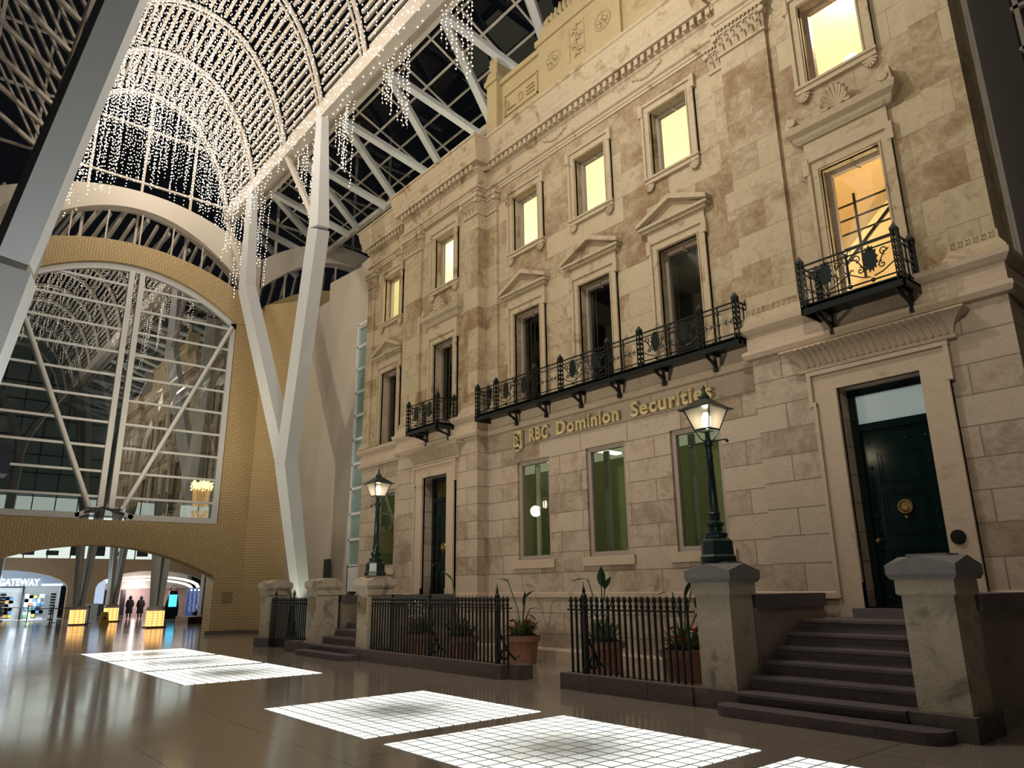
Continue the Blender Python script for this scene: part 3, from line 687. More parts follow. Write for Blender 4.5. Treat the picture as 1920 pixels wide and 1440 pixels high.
text_mesh('RBC', 'emblem_letters', ex-.115, 11.885, ez+.03, .115, M_DARK, em, width=.23, ext=.004, off=.004)

# ------------------------------------------------------------------ iron balconies
def spiral(cx, cz, r, turns, a0, dirn=1, n=14):
    return [(cx+r*(1-.8*i/n)*math.cos(a0+dirn*turns*2*PI*i/n), cz+r*(1-.8*i/n)*math.sin(a0+dirn*turns*2*PI*i/n)) for i in range(n+1)]
def ornament(x0, x1, z0, z1, y, parent):
    """palmette, acanthus stem and scroll panel"""
    g = G(); w_ = x1-x0; h_ = z1-z0; n = max(1, round(w_/.62)); mw = w_/n
    T = lambda pts, r=.011: g.tube([(a, y, b) for a, b in pts], r, 5)
    for k in range(n):
        c = x0+(k+.5)*mw; b = z0+.08
        pts = []
        for j in range(26):
            a = -PI/2+2*PI*j/26; rr = 1.0 if j % 2 else .74
            pts.append((c+.125*rr*math.cos(a), b+h_*.45+.24*rr*math.sin(a)*(1.0 if math.sin(a) > 0 else .95)))
        g.prism(pts, 1, y-.01, y+.01)
        g.ball((c, y, z0+.0), .035, 8, 5); g.ball((c, y, z1-.07), .035, 8, 5)
        for s in (-1, 1):
            T(spiral(c+s*.17, b+.13, .06, 1.2, PI/2, s)); T(spiral(c+s*.22, b+h_*.58, .07, 1.2, -PI/2, -s)); T([(c+s*.11, b+.13), (c+s*.2, b+.3), (c+s*.29, b+h_*.6)])
            T([(c+s*.03, z0+.06), (c+s*.16, z0+.09), (c+s*mw*.48, z0+.2)])
        c2 = x0+k*mw
        if k:
            T([(c2, z0+.05), (c2, z1-.08)], .02)
            for s in (-1, 1):
                for q in range(3): T([(c2, z0+.2+q*.17), (c2+s*.06, z0+.27+q*.17), (c2+s*.085, z0+.24+q*.17)], .012)
            g.ball((c2, y, z0+.0), .04, 8, 5); g.ball((c2, y, z1-.07), .04, 8, 5)
    return g.build('ornament_panel', M_IRON, parent)
def balcony(x0, x1, yf, yw, posts, orn, plain, brackets, label, z=6.0):
    t = thing('iron_balcony', ((x0+x1)/2, yw, z-.12), label, 'balcony')
    g = G(); g.box(x0, x1, yf, yw, z, z+.04); g.box(x0, x1, yf, yf+.03, z-.10, z+.04); g.box(x0, x0+.03, yf, yw, z-.10, z+.04); g.box(x1-.03, x1, yf, yw, z-.10, z+.04)
    g.build('platform', M_IRON, t)
    def post(px, py, w_=.085):
        g = G(); zt = z+.80
        for dx in (-1, 1):
            for dy in (-1, 1): g.bar((px+dx*w_/2, py+dy*w_/2, z), (px+dx*w_/2, py+dy*w_/2, zt), .018)
        for q in range(7):
            zz = z+.07+q*.11
            for s in (-1, 1):
                g.bar((px-w_/2, py+s*w_/2, zz), (px+w_/2, py+s*w_/2, zz+.07), .012); g.bar((px+w_/2, py+s*w_/2, zz), (px-w_/2, py+s*w_/2, zz+.07), .012)
                g.bar((px+s*w_/2, py-w_/2, zz), (px+s*w_/2, py+w_/2, zz+.07), .012); g.bar((px+s*w_/2, py+w_/2, zz), (px+s*w_/2, py-w_/2, zz+.07), .012)
        g.taper(px-.05, px+.05, py-.05, py+.05, zt, px-.055, px+.055, py-.055, py+.055, zt+.05)
        g.taper(px-.055, px+.055, py-.055, py+.055, zt+.05, px-.005, px+.005, py-.005, py+.005, zt+.15)
        for s in (-1, 1): g.ball((px+s*.045, py, zt+.02), .022, 6, 4); g.ball((px, py+s*.045, zt+.02), .022, 6, 4)
        g.build('post', M_IRON, t)
    for px in posts: post(px, yf+.05)
    for px in (x0+.05, x1-.05):
        if yw-yf > .3: post(px, yw-.10, .06)
    g = G()
    for zz, r in ((z+.76, .016), (z+.66, .012), (z+.14, .012), (z+.07, .012)):
        g.bar((x0+.05, yf+.05, zz), (x1-.05, yf+.05, zz), r*1.7)
        for px in (x0+.05, x1-.05): g.bar((px, yf+.05, zz), (px, yw, zz), r*1.7)
    g.build('rail', M_IRON, t)
    for a, b in orn: ornament(a+.05, b-.05, z+.14, z+.74, yf+.05, t)
    for a, b in plain:
        g = G(); c = (a+b)/2; zz = z+.40
        for px in (c,):
            g.tube([(px, yf+.05, z+.07), (px, yf+.05, z+.76)], .016, 5)
            for q in (z+.16, z+.4, z+.63): g.ball((px, yf+.05, q), .035, 7, 4)
        g.tube([(a+.05, yf+.05, zz), (b-.05, yf+.05, zz)], .01, 5)
        for s in (-1, 1):
            for q in (.14, .26, .38):
                if c+s*q < b-.04 and c+s*q > a+.04:
                    for v in (-1, 1): g.tube([(c+s*q, yf+.05, zz), (c+s*(q+.05), yf+.05, zz+v*.05)], .01, 5)
        g.build('arrow_rail', M_IRON, t)
    for px in (x0+.05, x1-.05):
        g = G(); ym = (yf+yw)/2
        g.tube([(px, ym, z+.07), (px, ym, z+.76)], .014, 5)
        for q in (z+.14, z+.4, z+.66): g.ball((px, ym, q), .03, 7, 4)
        g.tube([(px, yf+.07, z+.4), (px, yw-.05, z+.4)], .01, 5)
        g.build('end_grille', M_IRON, t)
    for bx in brackets:
        g = G(); yb = yw-.19
        g.bar((bx, yf+.08, z-.03), (bx, yw, z-.03), .06, .05); g.bar((bx, yb, z-.03), (bx, yb+.06, z-.33), .05, .05)
        g.tube([(bx, yf+.12, z-.05), (bx, yf+.16, z-.13), (bx, yb-.04, z-.20), (bx, yb+.04, z-.34)], [.03, .035, .035, .02], 6)
        g.tube([(bx, yy_, zz_) for yy_, zz_ in [(yf+.16+.05*math.cos(q), z-.10+.05*math.sin(q)) for q in [2*PI*j/10 for j in range(11)]]], .018, 5)
        g.ball((bx, yb-.07, z-.2), .04, 7, 4); g.taper(bx-.03, bx+.03, yb-.02, yb+.06, z-.38, bx-.03, bx+.03, yb-.03, yb+.06, z-.3)
        g.build('bracket', M_IRON, t)
    return t
p_ = [-15.2, -14.4, -11.95, -9.5, -7.14]; s_ = [-12.88, -10.42, -7.95]
balcony(-15.26, -7.08, 11.42, 11.98, p_+s_, [(-14.4, -12.88), (-11.95, -10.42), (-9.5, -7.95)], [(-15.2, -14.4), (-12.88, -11.95), (-10.42, -9.5), (-7.95, -7.14)],
        (-14.0, -12.86, -11.65, -10.45, -9.2, -7.93), 'long black iron balcony with palmette panels across the three middle windows')
balcony(-5.62, -3.96, 10.97, 11.69, (-5.57, -4.01), [(-5.57, -4.01)], [], (-5.4, -4.12), 'short black iron balcony under the lit stair window, above the nearest green door')
balcony(-18.02, -16.42, 10.97, 11.69, (-17.97, -16.47), [(-17.97, -16.47)], [], (-17.75, -16.62), 'short black iron balcony high above the farther green door')

# ------------------------------------------------------------------ piers, steps, curbs, fences
def pier(x0, x1, y0, y1, label, curved=False, plaque=None):
    t = thing('stone_pier', ((x0+x1)/2, (y0+y1)/2, 0), label, 'stone pier')
    B('plinth', M_CURB if not curved else M_STEP, t, (x0-.06, x1+.06, y0-.12, y1+.06, 0, .25))
    B('shaft', M_PIER, t, (x0, x1, y0, y1, .25, 1.48))
    g = G(); g.box(x0-.04, x1+.04, y0-.04, y1+.04, 1.48, 1.64); g.box(x0-.025, x1+.025, y0-.025, y1+.025, 1.465, 1.48); g.build('neck', M_PIER, t)
    g = G(); a, b, c, d = x0-.10, x1+.10, y0-.10, y1+.10; xm = (a+b)/2; ym = (c+d)/2
    g.taper(a+.03, b-.03, c+.03, d-.03, 1.64, a, b, c, d, 1.70); g.box(a, b, c, d, 1.70, 1.78)
    if curved:
        g.prism([(a, 1.78), (b, 1.78), (b, 1.81), (xm, 1.90), (a, 1.81)], 1, c, c+.1)
        n = 10; pts = [(c+.05, 1.78), (d, 1.78)]+[(ym+(d-ym)*math.cos(PI*k/n), 1.80+.12*math.sin(PI*k/n)) for k in range(n+1)]
        g.prism([(c+.05, 1.78), (d, 1.78), (d, 1.82)]+[(d-(d-c-.05)*k/n, 1.82+.1*math.sin(PI*k/n)) for k in range(1, n+1)], 0, a+.01, b-.01)
    else:
        ap = 1.90; vs = [(a, c, 1.78), (b, c, 1.78), (b, d, 1.78), (a, d, 1.78), (a, c, 1.80), (xm, c, ap), (b, c, 1.80), (b, ym, ap), (b, d, 1.80), (xm, d, ap), (a, d, 1.80), (a, ym, ap), (xm, ym, ap)]
        g.add(vs, [(0, 1, 6, 5, 4), (1, 2, 8, 7, 6), (2, 3, 10, 9, 8), (3, 0, 4, 11, 10), (4, 5, 12, 11), (5, 6, 7, 12), (7, 8, 9, 12), (9, 10, 11, 12), (3, 2, 1, 0)])
        g.box(xm-.22, xm+.22, ym-.16, ym+.2, 1.88, 1.925)
    g.build('cap', M_CAP if not curved else M_PIER, t)
    if plaque:
        pl = B('plaque', M_PLAQ, t, (x0+.06, x1-.06, y0-.035, y0, 1.05, 1.40), label='brass notice plate')
        if plaque == 2:
            B('plaque_lines', M_DARK, pl, (x0+.16, x1-.12, y0-.04, y0-.033, 1.24, 1.25), (x0+.14, x1-.1, y0-.04, y0-.033, 1.19, 1.2), (x0+.16, x1-.1, y0-.04, y0-.033, 1.14, 1.15), (x0+.12, x0+.16, y0-.04, y0-.033, 1.21, 1.31))
    return t
pier(-6.68, -6.12, 8.95, 9.50, 'weathered stone pier carrying the nearer gas lamp, left of the wide near steps')
pier(-3.83, -3.28, 8.95, 9.55, 'weathered stone pier without a lamp, right of the wide near steps')
pier(-16.72, -16.20, 8.95, 9.58, 'stone pier carrying the farther gas lamp, with a lettered brass plate', True, 2)
pier(-19.50, -18.98, 8.95, 9.58, 'stone pier with a plain brass plate, left of the far narrow steps', True, 1)
pier(-22.86, -22.34, 8.95, 9.58, 'farthest stone pier, left of the small iron gate', True)

def steps(x0, x1, label, xs0, xs1):
    t = thing('stone_steps', ((x0+x1)/2, 9.5, 0), label, 'steps')
    ys = [8.80, 9.15, 9.50, 9.84, 10.18, 10.55]; zs = [.25, .42, .59, .76, .93, 1.10]
    g = G(); n = 10; r = .22
    pts = [(xs1, 8.86)]+[(xs1-r+r*math.cos(-a), 8.42+r-r*math.sin(a)) for a in [PI/2*k/6 for k in range(7)]][0:7]
    pts = [(xs1, 8.80), (xs1, 8.42+r)]+[(xs1-r+r*math.cos(a), 8.42+r-r*math.sin(a)) for a in [PI/2*k/5 for k in range(1, 6)]]
    pts += [(xs0+r-r*math.sin(a), 8.42+r-r*math.cos(a)) for a in [PI/2*k/5 for k in range(0, 5)]]+[(xs0, 8.42+r), (xs0, 8.80)]
    g.prism(pts, 2, 0, .125); g.build('step', M_STEP, t)
    for k, (y, z) in enumerate(zip(ys, zs)):
        g = G(); zb = .0 if k == 0 else zs[k-1]-.0
        yb = (ys[k+1]+.06) if k < 5 else 11.50
        if k == 0: g.box(x0, x1, y, yb, 0, z-.035); g.box(x0, x1, y-.03, yb, z-.035, z)
        else: g.box(x0, x1, y, yb, zs[k-1]-.0, z-.035); g.box(x0, x1, y-.03, yb, z-.035, z)
        g.build('step', M_STEP, t)
    B('landing_base', M_STEP, t, (x0, x1, 9.2, 11.5, .0, .25), (x0, x1, 10.6, 11.5, .25, .93))
    return t
steps(-6.05, -3.90, 'wide dark stone steps rising to the nearest green door', -6.18, -3.42)
steps(-18.90, -16.80, 'narrow dark stone steps rising to the farther green door', -19.15, -16.3)
def cheek(x0, x1, y0, y1, label, pcap=True):
    t = thing('cheek_wall', ((x0+x1)/2, (y0+y1)/2, 0), label, 'low wall')
    B('masonry', M_CHEEK, t, (x0, x1, y0, y1, 0, 1.28)); B('coping', M_STEP, t, (x0-.05, x1+.05, y0, y1, 1.28, 1.47)); return t
cheek(-6.60, -6.12, 9.60, 11.48, 'low stone wall on the left side of the near steps, behind the lamp pier')
cheek(-3.83, -3.30, 9.66, 11.48, 'low stone wall on the right side of the near steps, at the picture edge')
cheek(-16.72, -16.26, 9.69, 11.48, 'low stone wall between the far steps and the long railing')
cheek(-19.44, -18.98, 9.69, 11.85, 'low stone wall between the small gate yard and the far steps')
def curb(name, label, boxes):
    g = G()
    for b in boxes: g.box(*b)
    return g.build(name, M_CURB, None, label=label, cat='curb')
curb('stone_curb', 'dark stone curb under the longer, farther railing', [(-16.14, -13.9, 8.82, 9.16, 0, .25), (-13.89, -12.4, 8.82, 9.16, 0, .25), (-12.39, -11.0, 8.82, 9.16, 0, .25), (-11.0, -10.72, 9.02, 9.36, 0, .25)])
curb('stone_curb', 'dark stone curb under the shorter, nearer railing', [(-9.40, -8.72, 8.80, 9.16, 0, .25), (-8.71, -7.55, 8.80, 9.16, 0, .25), (-7.54, -6.75, 8.80, 9.16, 0, .25)])
curb('stone_block', 'rounded stone block at the foot of the small iron gate', [(-20.3, -19.62, 8.70, 8.95, 0, .28)])

def spear(g, x, y, z0, z1):
    g.box(x-.015, x+.015, y-.015, y+.015, z0, z1-.16)
    g.lathe([(.013, z1-.20), (.034, z1-.17), (.034, z1-.15), (.016, z1-.12), (.042, z1-.075), (.018, z1-.03), (.002, z1)], x, y, 6)
def fence(xa, xb, y, label, posts, skip=()):
    t = thing('iron_railing', ((xa+xb)/2, y, .25), label, 'railing')
    n = int(round((xb-xa)/.121))
    for k in range(n):
        x = xa+(k+.5)*(xb-xa)/n
        if any(abs(x-p) < .045 for p in posts): continue
        g = G(); spear(g, x, y, .25, 1.46); g.build('bar', M_IRON, t)
    B('rail', M_IRON, t, (xa-.02, xb+.05, y-.022, y+.022, 1.225, 1.25))
    for p in posts:
        g = G(); g.lathe([(.05, .25), (.05, .33), (.028, .36), (.036, .42), (.026, .48), (.026, 1.18), (.045, 1.21), (.045, 1.27), (.022, 1.30), (.022, 1.40), (.045, 1.43), (.05, 1.47), (.025, 1.50), (.03, 1.54), (.012, 1.60), (.002, 1.70)], p, y, 10)
        g.build('post', M_IRON, t, smooth=True)
        g = G(); g.tube([(p, y+.04, .80), (p+.02, y+.14, .62), (p+.02, y+.26, .42), (p+.02, y+.42, .30), (p+.02, y+.50, .36)], .022, 6)
        g.tube([(p+.02, y+.15+.09*math.cos(q), .40+.09*math.sin(q)) for q in [2*PI*j/12 for j in range(13)]], .022, 6); g.build('brace', M_IRON, t)
    return t
fence(-16.10, -10.92, 8.99, 'long black spear-topped iron railing between the far lamp pier and the opening', (-13.61, -11.29))
fence(-9.34, -6.82, 8.99, 'short black spear-topped iron railing left of the nearer lamp pier', (-8.97,))
gt = thing('iron_gate', (-20.9, 9.0, 0), 'small black iron gate between the two farthest stone piers', 'gate')
for k in range(20):
    x = -22.1+k*.124; g = G(); spear(g, x, 9.0, .04 if x < -20.3 else .28, 1.42); g.build('bar', M_IRON, gt)
B('rail', M_IRON, gt, (-22.2, -19.6, 8.98, 9.02, 1.20, 1.225), (-22.2, -20.3, 8.98, 9.02, .28, .31), (-21.7, -21.0, 8.98, 9.02, .98, 1.0))
for x in (-21.85, -20.55):
    g = G(); g.lathe([(.04, .0), (.03, .1), (.026, 1.25), (.045, 1.3), (.045, 1.4), (.02, 1.45), (.04, 1.5), (.002, 1.64)], x, 9.0, 8); g.build('post', M_IRON, gt, smooth=True)

# ------------------------------------------------------------------ gas lamps on the piers
def gaslamp(x, y, label, light=True):
    t = thing('street_lamp', (x, y, 1.93), label, 'lamp')
    g = G(); g.lathe([(.26, 1.93), (.26, 2.0), (.235, 2.03), (.225, 2.22), (.18, 2.26)], x, y, 8, PI/8); g.build('pedestal', M_LAMP, t)
    g = G(); g.lathe([(.15, 2.26), (.17, 2.30), (.17, 2.33), (.11, 2.37), (.10, 2.42), (.13, 2.45), (.13, 2.48), (.085, 2.52), (.08, 2.60), (.10, 2.62), (.078, 2.65), (.050, 3.45), (.065, 3.47), (.06, 3.50), (.05, 3.52), (.05, 3.62), (.07, 3.64), (.07, 3.70), (.04, 3.74), (.035, 3.86)], x, y, 12)
    g.build('pole', M_LAMP, t, smooth=True)
    g = G(); dx, dy = .766, -.64; dx, dy = 1., 0.
    g.tube([(x-.33, y, 3.69), (x+.33, y, 3.69)], .011, 6); g.ball((x-.33, y, 3.665), .027, 8, 5); g.ball((x+.33, y, 3.665), .027, 8, 5); g.build('ladder_bar', M_LAMP, t)
    g = G(); a, b = .13, .235; z0, z1 = 3.88, 4.20
    for sx in (-1, 1):
        for sy in (-1, 1):
            g.bar((x+sx*a, y+sy*a, z0), (x+sx*b, y+sy*b, z1), .018); g.tube([(x+sx*.03, y+sy*.03, 3.70), (x+sx*.07, y+sy*.07, 3.74), (x+sx*.10, y+sy*.10, 3.80), (x+sx*a, y+sy*a, z0)], .009, 5)
    for q, z in ((a, z0), (b, z1)):
        for s in (-1, 1): g.bar((x-q, y+s*q, z), (x+q, y+s*q, z), .022); g.bar((x+s*q, y-q, z), (x+s*q, y+q, z), .022)
    g.build('lantern_frame', M_LAMP, t)
    g = G()
    for s in (-1, 1):
        g.add([(x-a, y+s*a, z0), (x+a, y+s*a, z0), (x+b, y+s*b, z1), (x-b, y+s*b, z1)], [(0, 1, 2, 3)]); g.add([(x+s*a, y-a, z0), (x+s*a, y+a, z0), (x+s*b, y+b, z1), (x+s*b, y-b, z1)], [(0, 1, 2, 3)])
    g.build('lantern_glass', M_LANT, t, free=True)
    g = G(); e = .30; g.taper(x-e, x+e, y-e, y+e, 4.19, x-e, x+e, y-e, y+e, 4.205); g.taper(x-.27, x+.27, y-.27, y+.27, 4.205, x-.12, x+.12, y-.12, y+.12, 4.335); g.taper(x-.12, x+.12, y-.12, y+.12, 4.335, x-.07, x+.07, y-.07, y+.07, 4.37)
    g.lathe([(.075, 4.37), (.085, 4.38), (.07, 4.42), (.05, 4.44), (.02, 4.50), (.02, 4.52), (.033, 4.535), (.02, 4.555), (.002, 4.59)], x, y, 10); g.build('lantern_roof', M_LAMP, t)
    g = G(); g.lathe([(.03, 3.90), (.06, 3.96), (.065, 4.08), (.03, 4.15)], x, y, 10); g.build('mantle', M_GLOWW, t, smooth=True)
    lamp('POINT', 'gas_light', (x, y, 4.02), 95, (1., .78, .48), shadow_soft_size=.06)
    return t
gaslamp(-6.45, 9.24, 'dark green gas lamp post with a lit lantern on the near stone pier')
gaslamp(-16.46, 9.26, 'dark green gas lamp post with a lit lantern on the far stone pier')

# ------------------------------------------------------------------ planters
def planter(x, y, r, h, label, seed, big=True, red=True, white=False, leaves=()):
    random.seed(seed); t = thing('potted_plant', (x, y, 0), label, 'potted plant')
    g = G(); g.lathe([(r*.70, 0), (r*.72, .04), (r*.84, h*.75), (r*.86, h*.78), (r*.96, h*.8), (r*.98, h*.97), (r, h), (r*.9, h), (r*.86, h*.93), (.01, h*.93)], x, y, 24)
    g.build('pot', M_TERRA, t, smooth=True)
    g = G(); g.lathe([(.01, h*.94), (r*.84, h*.94), (r*.6, h+.05), (.01, h+.09)], x, y, 16); g.build('soil', M_SOIL, t)
    g = G()
    for k in range(70):
        a = random.uniform(0, 2*PI); q = r*random.uniform(.2, .95); b = (x+q*.6*math.cos(a), y+q*.6*math.sin(a), h+.02)
        g.leaf(b, (x+q*1.15*math.cos(a), y+q*1.15*math.sin(a), h+random.uniform(.12, .45)), .09, random.uniform(.1, .4))
    g.build('variegated_foliage', M_LEAF2, t, free=True)
    if red:
        g = G()
        for k in range(7):
            a = 2*PI*k/7+random.random(); q = r*random.uniform(.3, .85); c = (x+q*math.cos(a)+r*.25, y+q*math.sin(a)*.8-.1, h+random.uniform(.14, .34))
            for j in range(8):
                b = 2*PI*j/8; g.leaf(c, (c[0]+.11*math.cos(b), c[1]+.11*math.sin(b), c[2]+random.uniform(-.02, .05)), .07, .1)
        g.build('red_flowers', M_RED, t, free=True, label='red poinsettia flowers')
    if white:
        g = G()
        for k in range(26):
            a = random.uniform(0, 2*PI); q = r*random.uniform(0, .45); g.ball((x+q*math.cos(a), y+q*math.sin(a)-.12, h+random.uniform(.35, .75)), .045, 6, 4)
        g.build('white_flowers', M_WFLOW, t)
    for (dx, dy, dz, lw, ll, tx, tz) in leaves:
        g = G(); top = (x+dx, y+dy, h+dz)
        g.tube([(x, y, h), (x+dx*.35, y+dy*.3, h+dz*.5), top], .012, 5); st_ = g.build('stem', M_LEAF, t)
        g = G(); g.leaf(top, (top[0]+tx, top[1]-.05, top[2]+tz), lw, .25); g.build('leaf', M_LEAF, st_, free=True)
    return t
LV = [(-.42, -.05, 1.15, .2, .4, -.34, .16), (.12, 0, .8, .10, .4, .35, .25), (.25, 0, .55, .10, .4, .4, .12), (.2, 0, .45, .1, .3, .34, -.05), (.05, 0, .6, .07, .3, .1, .4), (.2, 0, .3, .1, .3, .36, -.02)]
planter(-13.1, 11.15, .42, .58, 'terracotta pot of red poinsettias and tall dark leaves by the opening in the railings', 3, leaves=LV)
planter(-10.25, 10.75, .43, .60, 'terracotta pot with white flowers and broad upright leaves behind the near railing', 4, red=False, white=True,
        leaves=[(-.35, 0, 1.15, .13, .3, -.40, .05), (.02, 0, 1.0, .17, .4, .05, .40), (.1, 0, .95, .15, .3, .18, .28), (.3, 0, .8, .1, .3, .35, .02), (-.3, 0, .7, .08, .3, -.3, .1)])
planter(-8.0, 10.35, .45, .60, 'terracotta pot of red poinsettias beside the nearer lamp pier', 5, leaves=[(.2, 0, .95, .14, .3, .1, .4), (-.2, 0, .9, .08, .3, -.35, .02), (.05, 0, .8, .1, .3, .2, .4), (.3, 0, .6, .16, .3, .1, .4)])
planter(-15.65, 10.1, .42, .58, 'terracotta pot with white and red flowers behind the far end of the long railing', 6, white=True, leaves=[(-.2, 0, .6, .1, .3, -.2, .1)])
planter(-14.0, 10.1, .42, .58, 'terracotta pot of red poinsettias behind the middle of the long railing', 8, leaves=[(-.35, 0, 1.2, .1, .3, -.3, .3), (.2, 0, .5, .1, .3, .3, .1)])

# ------------------------------------------------------------------ glowing glass-block panels in the floor
px = [(-4.2, 'nearest of the lit glass-block floor panels, cut by the bottom of the picture'), (-7.47, 'second lit glass-block floor panel from the camera, in front of the near railing'),
      (-10.78, 'third lit glass-block floor panel from the camera, in front of the opening'), (-17.35, 'nearest panel of the far group of three lit floor panels'),
      (-20.5, 'middle panel of the far group of three lit floor panels'), (-23.72, 'farthest lit floor panel, toward the shops')]
for x, lb in px:
    g = G(); g.box(-1.438, 1.438, -1.335, 1.335, 0, .006)
    me = G(); me.box(x, x+2.876, 4.37, 7.04, .0005, .005)
    me.build('floor_light', M_PANEL, None, label=lb, cat='floor light', group='lit glass-block panels set in the floor')

# ------------------------------------------------------------------ gallery steel: columns, beams, vault, roofs
CYG = 5.7
def zv(y):
    t = abs(y-CYG); P_ = [(0, 23.05), (.6, 22.98), (1.1, 22.8), (1.6, 22.52), (2.1, 22.05), (2.6, 21.35), (3.0, 20.6), (3.3, 19.8), (3.5, 19.1), (3.66, 18.4)]
    for (a, za), (b, zb) in zip(P_, P_[1:]):
        if t <= b: return za+(zb-za)*(t-a)/(b-a)
    return 18.4
RIBX = [-31.55+3.27*k for k in range(15)]
def steel(pts, w0, w1, g=None, n=4):
    """tapering four-sided limb"""
    return pts
def limb(g, p, q, wa, wb):
    p = Vector(p); q = Vector(q); d = (q-p).normalized(); a = d.cross(Vector((1, 0, 0)))
    if a.length < .1: a = Vector((0, 1, 0))
    a.normalize(); b = a.cross(d).normalized()
    def ring(c, w_): return [c-b*w_*.55, c-b*w_*.18-a*w_*.5, c+b*w_*.5-a*w_*.32, c+b*w_*.5+a*w_*.32, c-b*w_*.18+a*w_*.5]
    return g.hull(ring(p, wa), ring(q, wb))
def ycolumn(X, side, label, fy=10.35, aw=.74):
    s = side; y = lambda v: CYG+s*(v-CYG)
    base, fork = Vector((X-.15, y(11.55), 0)), Vector((X, y(fy), 6.0))
    t = thing('steel_column', (X-.15, y(11.55), 0), label, 'column')
    g = G(); limb(g, base, fork, .55, .78); g.build('trunk', M_WHITE, t)
    for dx in (-3.35, 3.35):
        bend = Vector((X+dx, y(9.52), 13.6)); top = Vector((X+dx, y(9.36), 18.3))
        g = G(); limb(g, fork, bend, aw, aw*.95); limb(g, bend, top, aw*.9, .40); g.build('arm', M_WHITE, t)
        g = G(); ex = X+dx+(-3.27 if True else 3.27)
        limb(g, bend, (ex, y(9.34), 18.2), .26, .20); g.build('strut', M_WARMW, t)
    B('base_plate', M_BLACKW, t, (X-.45, X+.15, base.y-.3, base.y+.3, 0, .03))
    return t
ycolumn(-25.05, 1, 'white forked steel column rising behind the small iron gate')
ycolumn(-11.97, -1, 'white forked steel column crossing the upper left, nearest the camera', 10.79, .60)
ycolumn(-25.05, -1, 'white forked steel column of the left row, before the great window')
ycolumn(1.1, -1, 'white forked steel column of the left row behind the camera')
for s, lb in ((1, 'right'), (-1, 'left')):
    y = lambda v: CYG+s*(v-CYG)
    def bx(a, b, c, d, e, f): return (a, b, min(y(c), y(d)), max(y(c), y(d)), e, f)
    g = G(); g.box(*bx(-31.6, 14.3, 9.22, 9.62, 17.9, 18.5)); g.build('trim_beam_'+lb, M_WARMW, None, kind='structure')
    if s < 0: continue
    g = G(); g.box(*bx(-31.6, 14.3, 10.0, 10.16, 18.15, 18.45)); g.box(*bx(-31.6, 14.3, 9.62, 10.0, 18.4, 18.46)); g.build('trim_gutter_'+lb, M_WARMW, None, kind='structure')
# arched ribs (double hoops) and the slatted vault
arcp = []
N_ = 240
for i in range(N_+1):
    yy_ = CYG-3.66+7.32*i/N_; arcp.append((yy_, zv(yy_)))
def resample(step):
    out = [arcp[0]]; acc = 0
    for a, b in zip(arcp, arcp[1:]):
        acc += math.hypot(b[0]-a[0], b[1]-a[1])
        if acc >= step: out.append(b); acc = 0
    out.append(arcp[-1]); return out
R_ = resample(.38)
for i, x in enumerate(RIBX):
    g = G(); g.tube([(x, a, b) for a, b in R_], .085, 6); g.tube([(x-.30, CYG+(a-CYG)*1.0, b+.02) for a, b in R_], .05, 5)
    for a, b in R_[::2]: g.bar((x, a, b), (x-.3, a, b), .04)
    g.build('trim_rib', M_WARMW, None, kind='structure')
sl = resample(.265)[1:-1]
for i in range(len(RIBX)-1):
    xa, xb = RIBX[i]+.12, RIBX[i+1]-.36; g = G()
    for k in range(1, len(sl)-1):
        (y0, z0), (y2, z2) = sl[k-1], sl[k+1]; ty, tz = y2-y0, z2-z0; l = math.hypot(ty, tz); ty /= l; tz /= l
        yk, zk = sl[k]; ny, nz = -tz, ty; hw = .062
        o1 = .10
        a = [(yk-ty*hw+ny*o1, zk-tz*hw+nz*o1), (yk+ty*hw+ny*o1, zk+tz*hw+nz*o1), (yk+ty*hw*.6+ny*(o1+.12), zk+tz*hw*.6+nz*(o1+.12)), (yk-ty*hw*.6+ny*(o1+.12), zk-tz*hw*.6+nz*(o1+.12))]
        g.hull([(xa, p[0], p[1]) for p in a], [(xb, p[0], p[1]) for p in a])
    g.build('ceiling' if i == 0 else 'ceiling.%03d' % i, M_WARMW, None, kind='structure')
# right side: struts fanning from the beam to the bank roof, and roof bars
g = G(); gb = G()
for x in RIBX:
    for dx in (-2.15, .35):
        gs = G(); limb(gs, (x, 10.08, 18.3), (x+dx, 13.7, 17.25), .30, .30); gs.build('trim_strut', M_WHITE, None, kind='structure')
for yy_ in (10.9, 11.9, 12.9, 13.9): gb.bar((-31.6, yy_, 19.3-(yy_-10)*.28), (14, yy_, 19.3-(yy_-10)*.28), .06)
x = -31.5
while x < 14: gb.bar((x, 9.7, 19.35), (x-.9, 15.5, 17.8), .055); x += 1.635
gb.bar((-31.6, 13.75, 17.3), (14, 13.75, 17.3), .2)
gb.build('trim_roof_bars', M_WARMW, None, kind='structure')
g = G(); g.add([(-31.6, 9.7, 19.42), (14, 9.7, 19.42), (14, 15.5, 17.86), (-31.6, 15.5, 17.86)], [(0, 1, 2, 3)]); g.build('ceiling_glazing', M_GLASSROOF, None, kind='structure', free=True)
# left side: two crossing layers of slats
g = G(); x = -31.2
while x < -16:
    g.bar((x, 1.9, 18.3), (x-.1, -.6, 22.9), .13, .08, up=(0, 1, 0)); x += .85
x = -31.2
while x < -14:
    g.bar((x, 1.9, 18.5), (x+1.4, -2.2, 20.4), .13, .14); x += 1.7
g.build('trim_side_slats', M_WARMW, None, kind='structure')
g = G()
for k in range(2): g.bar((-31.5, -1.6+k*1.5, 23.2-k*2.2), (-12, -1.6+k*1.5, 23.2-k*2.2), .12, .2)
g.build('trim_side_purlins', M_WARMW, None, kind='structure')

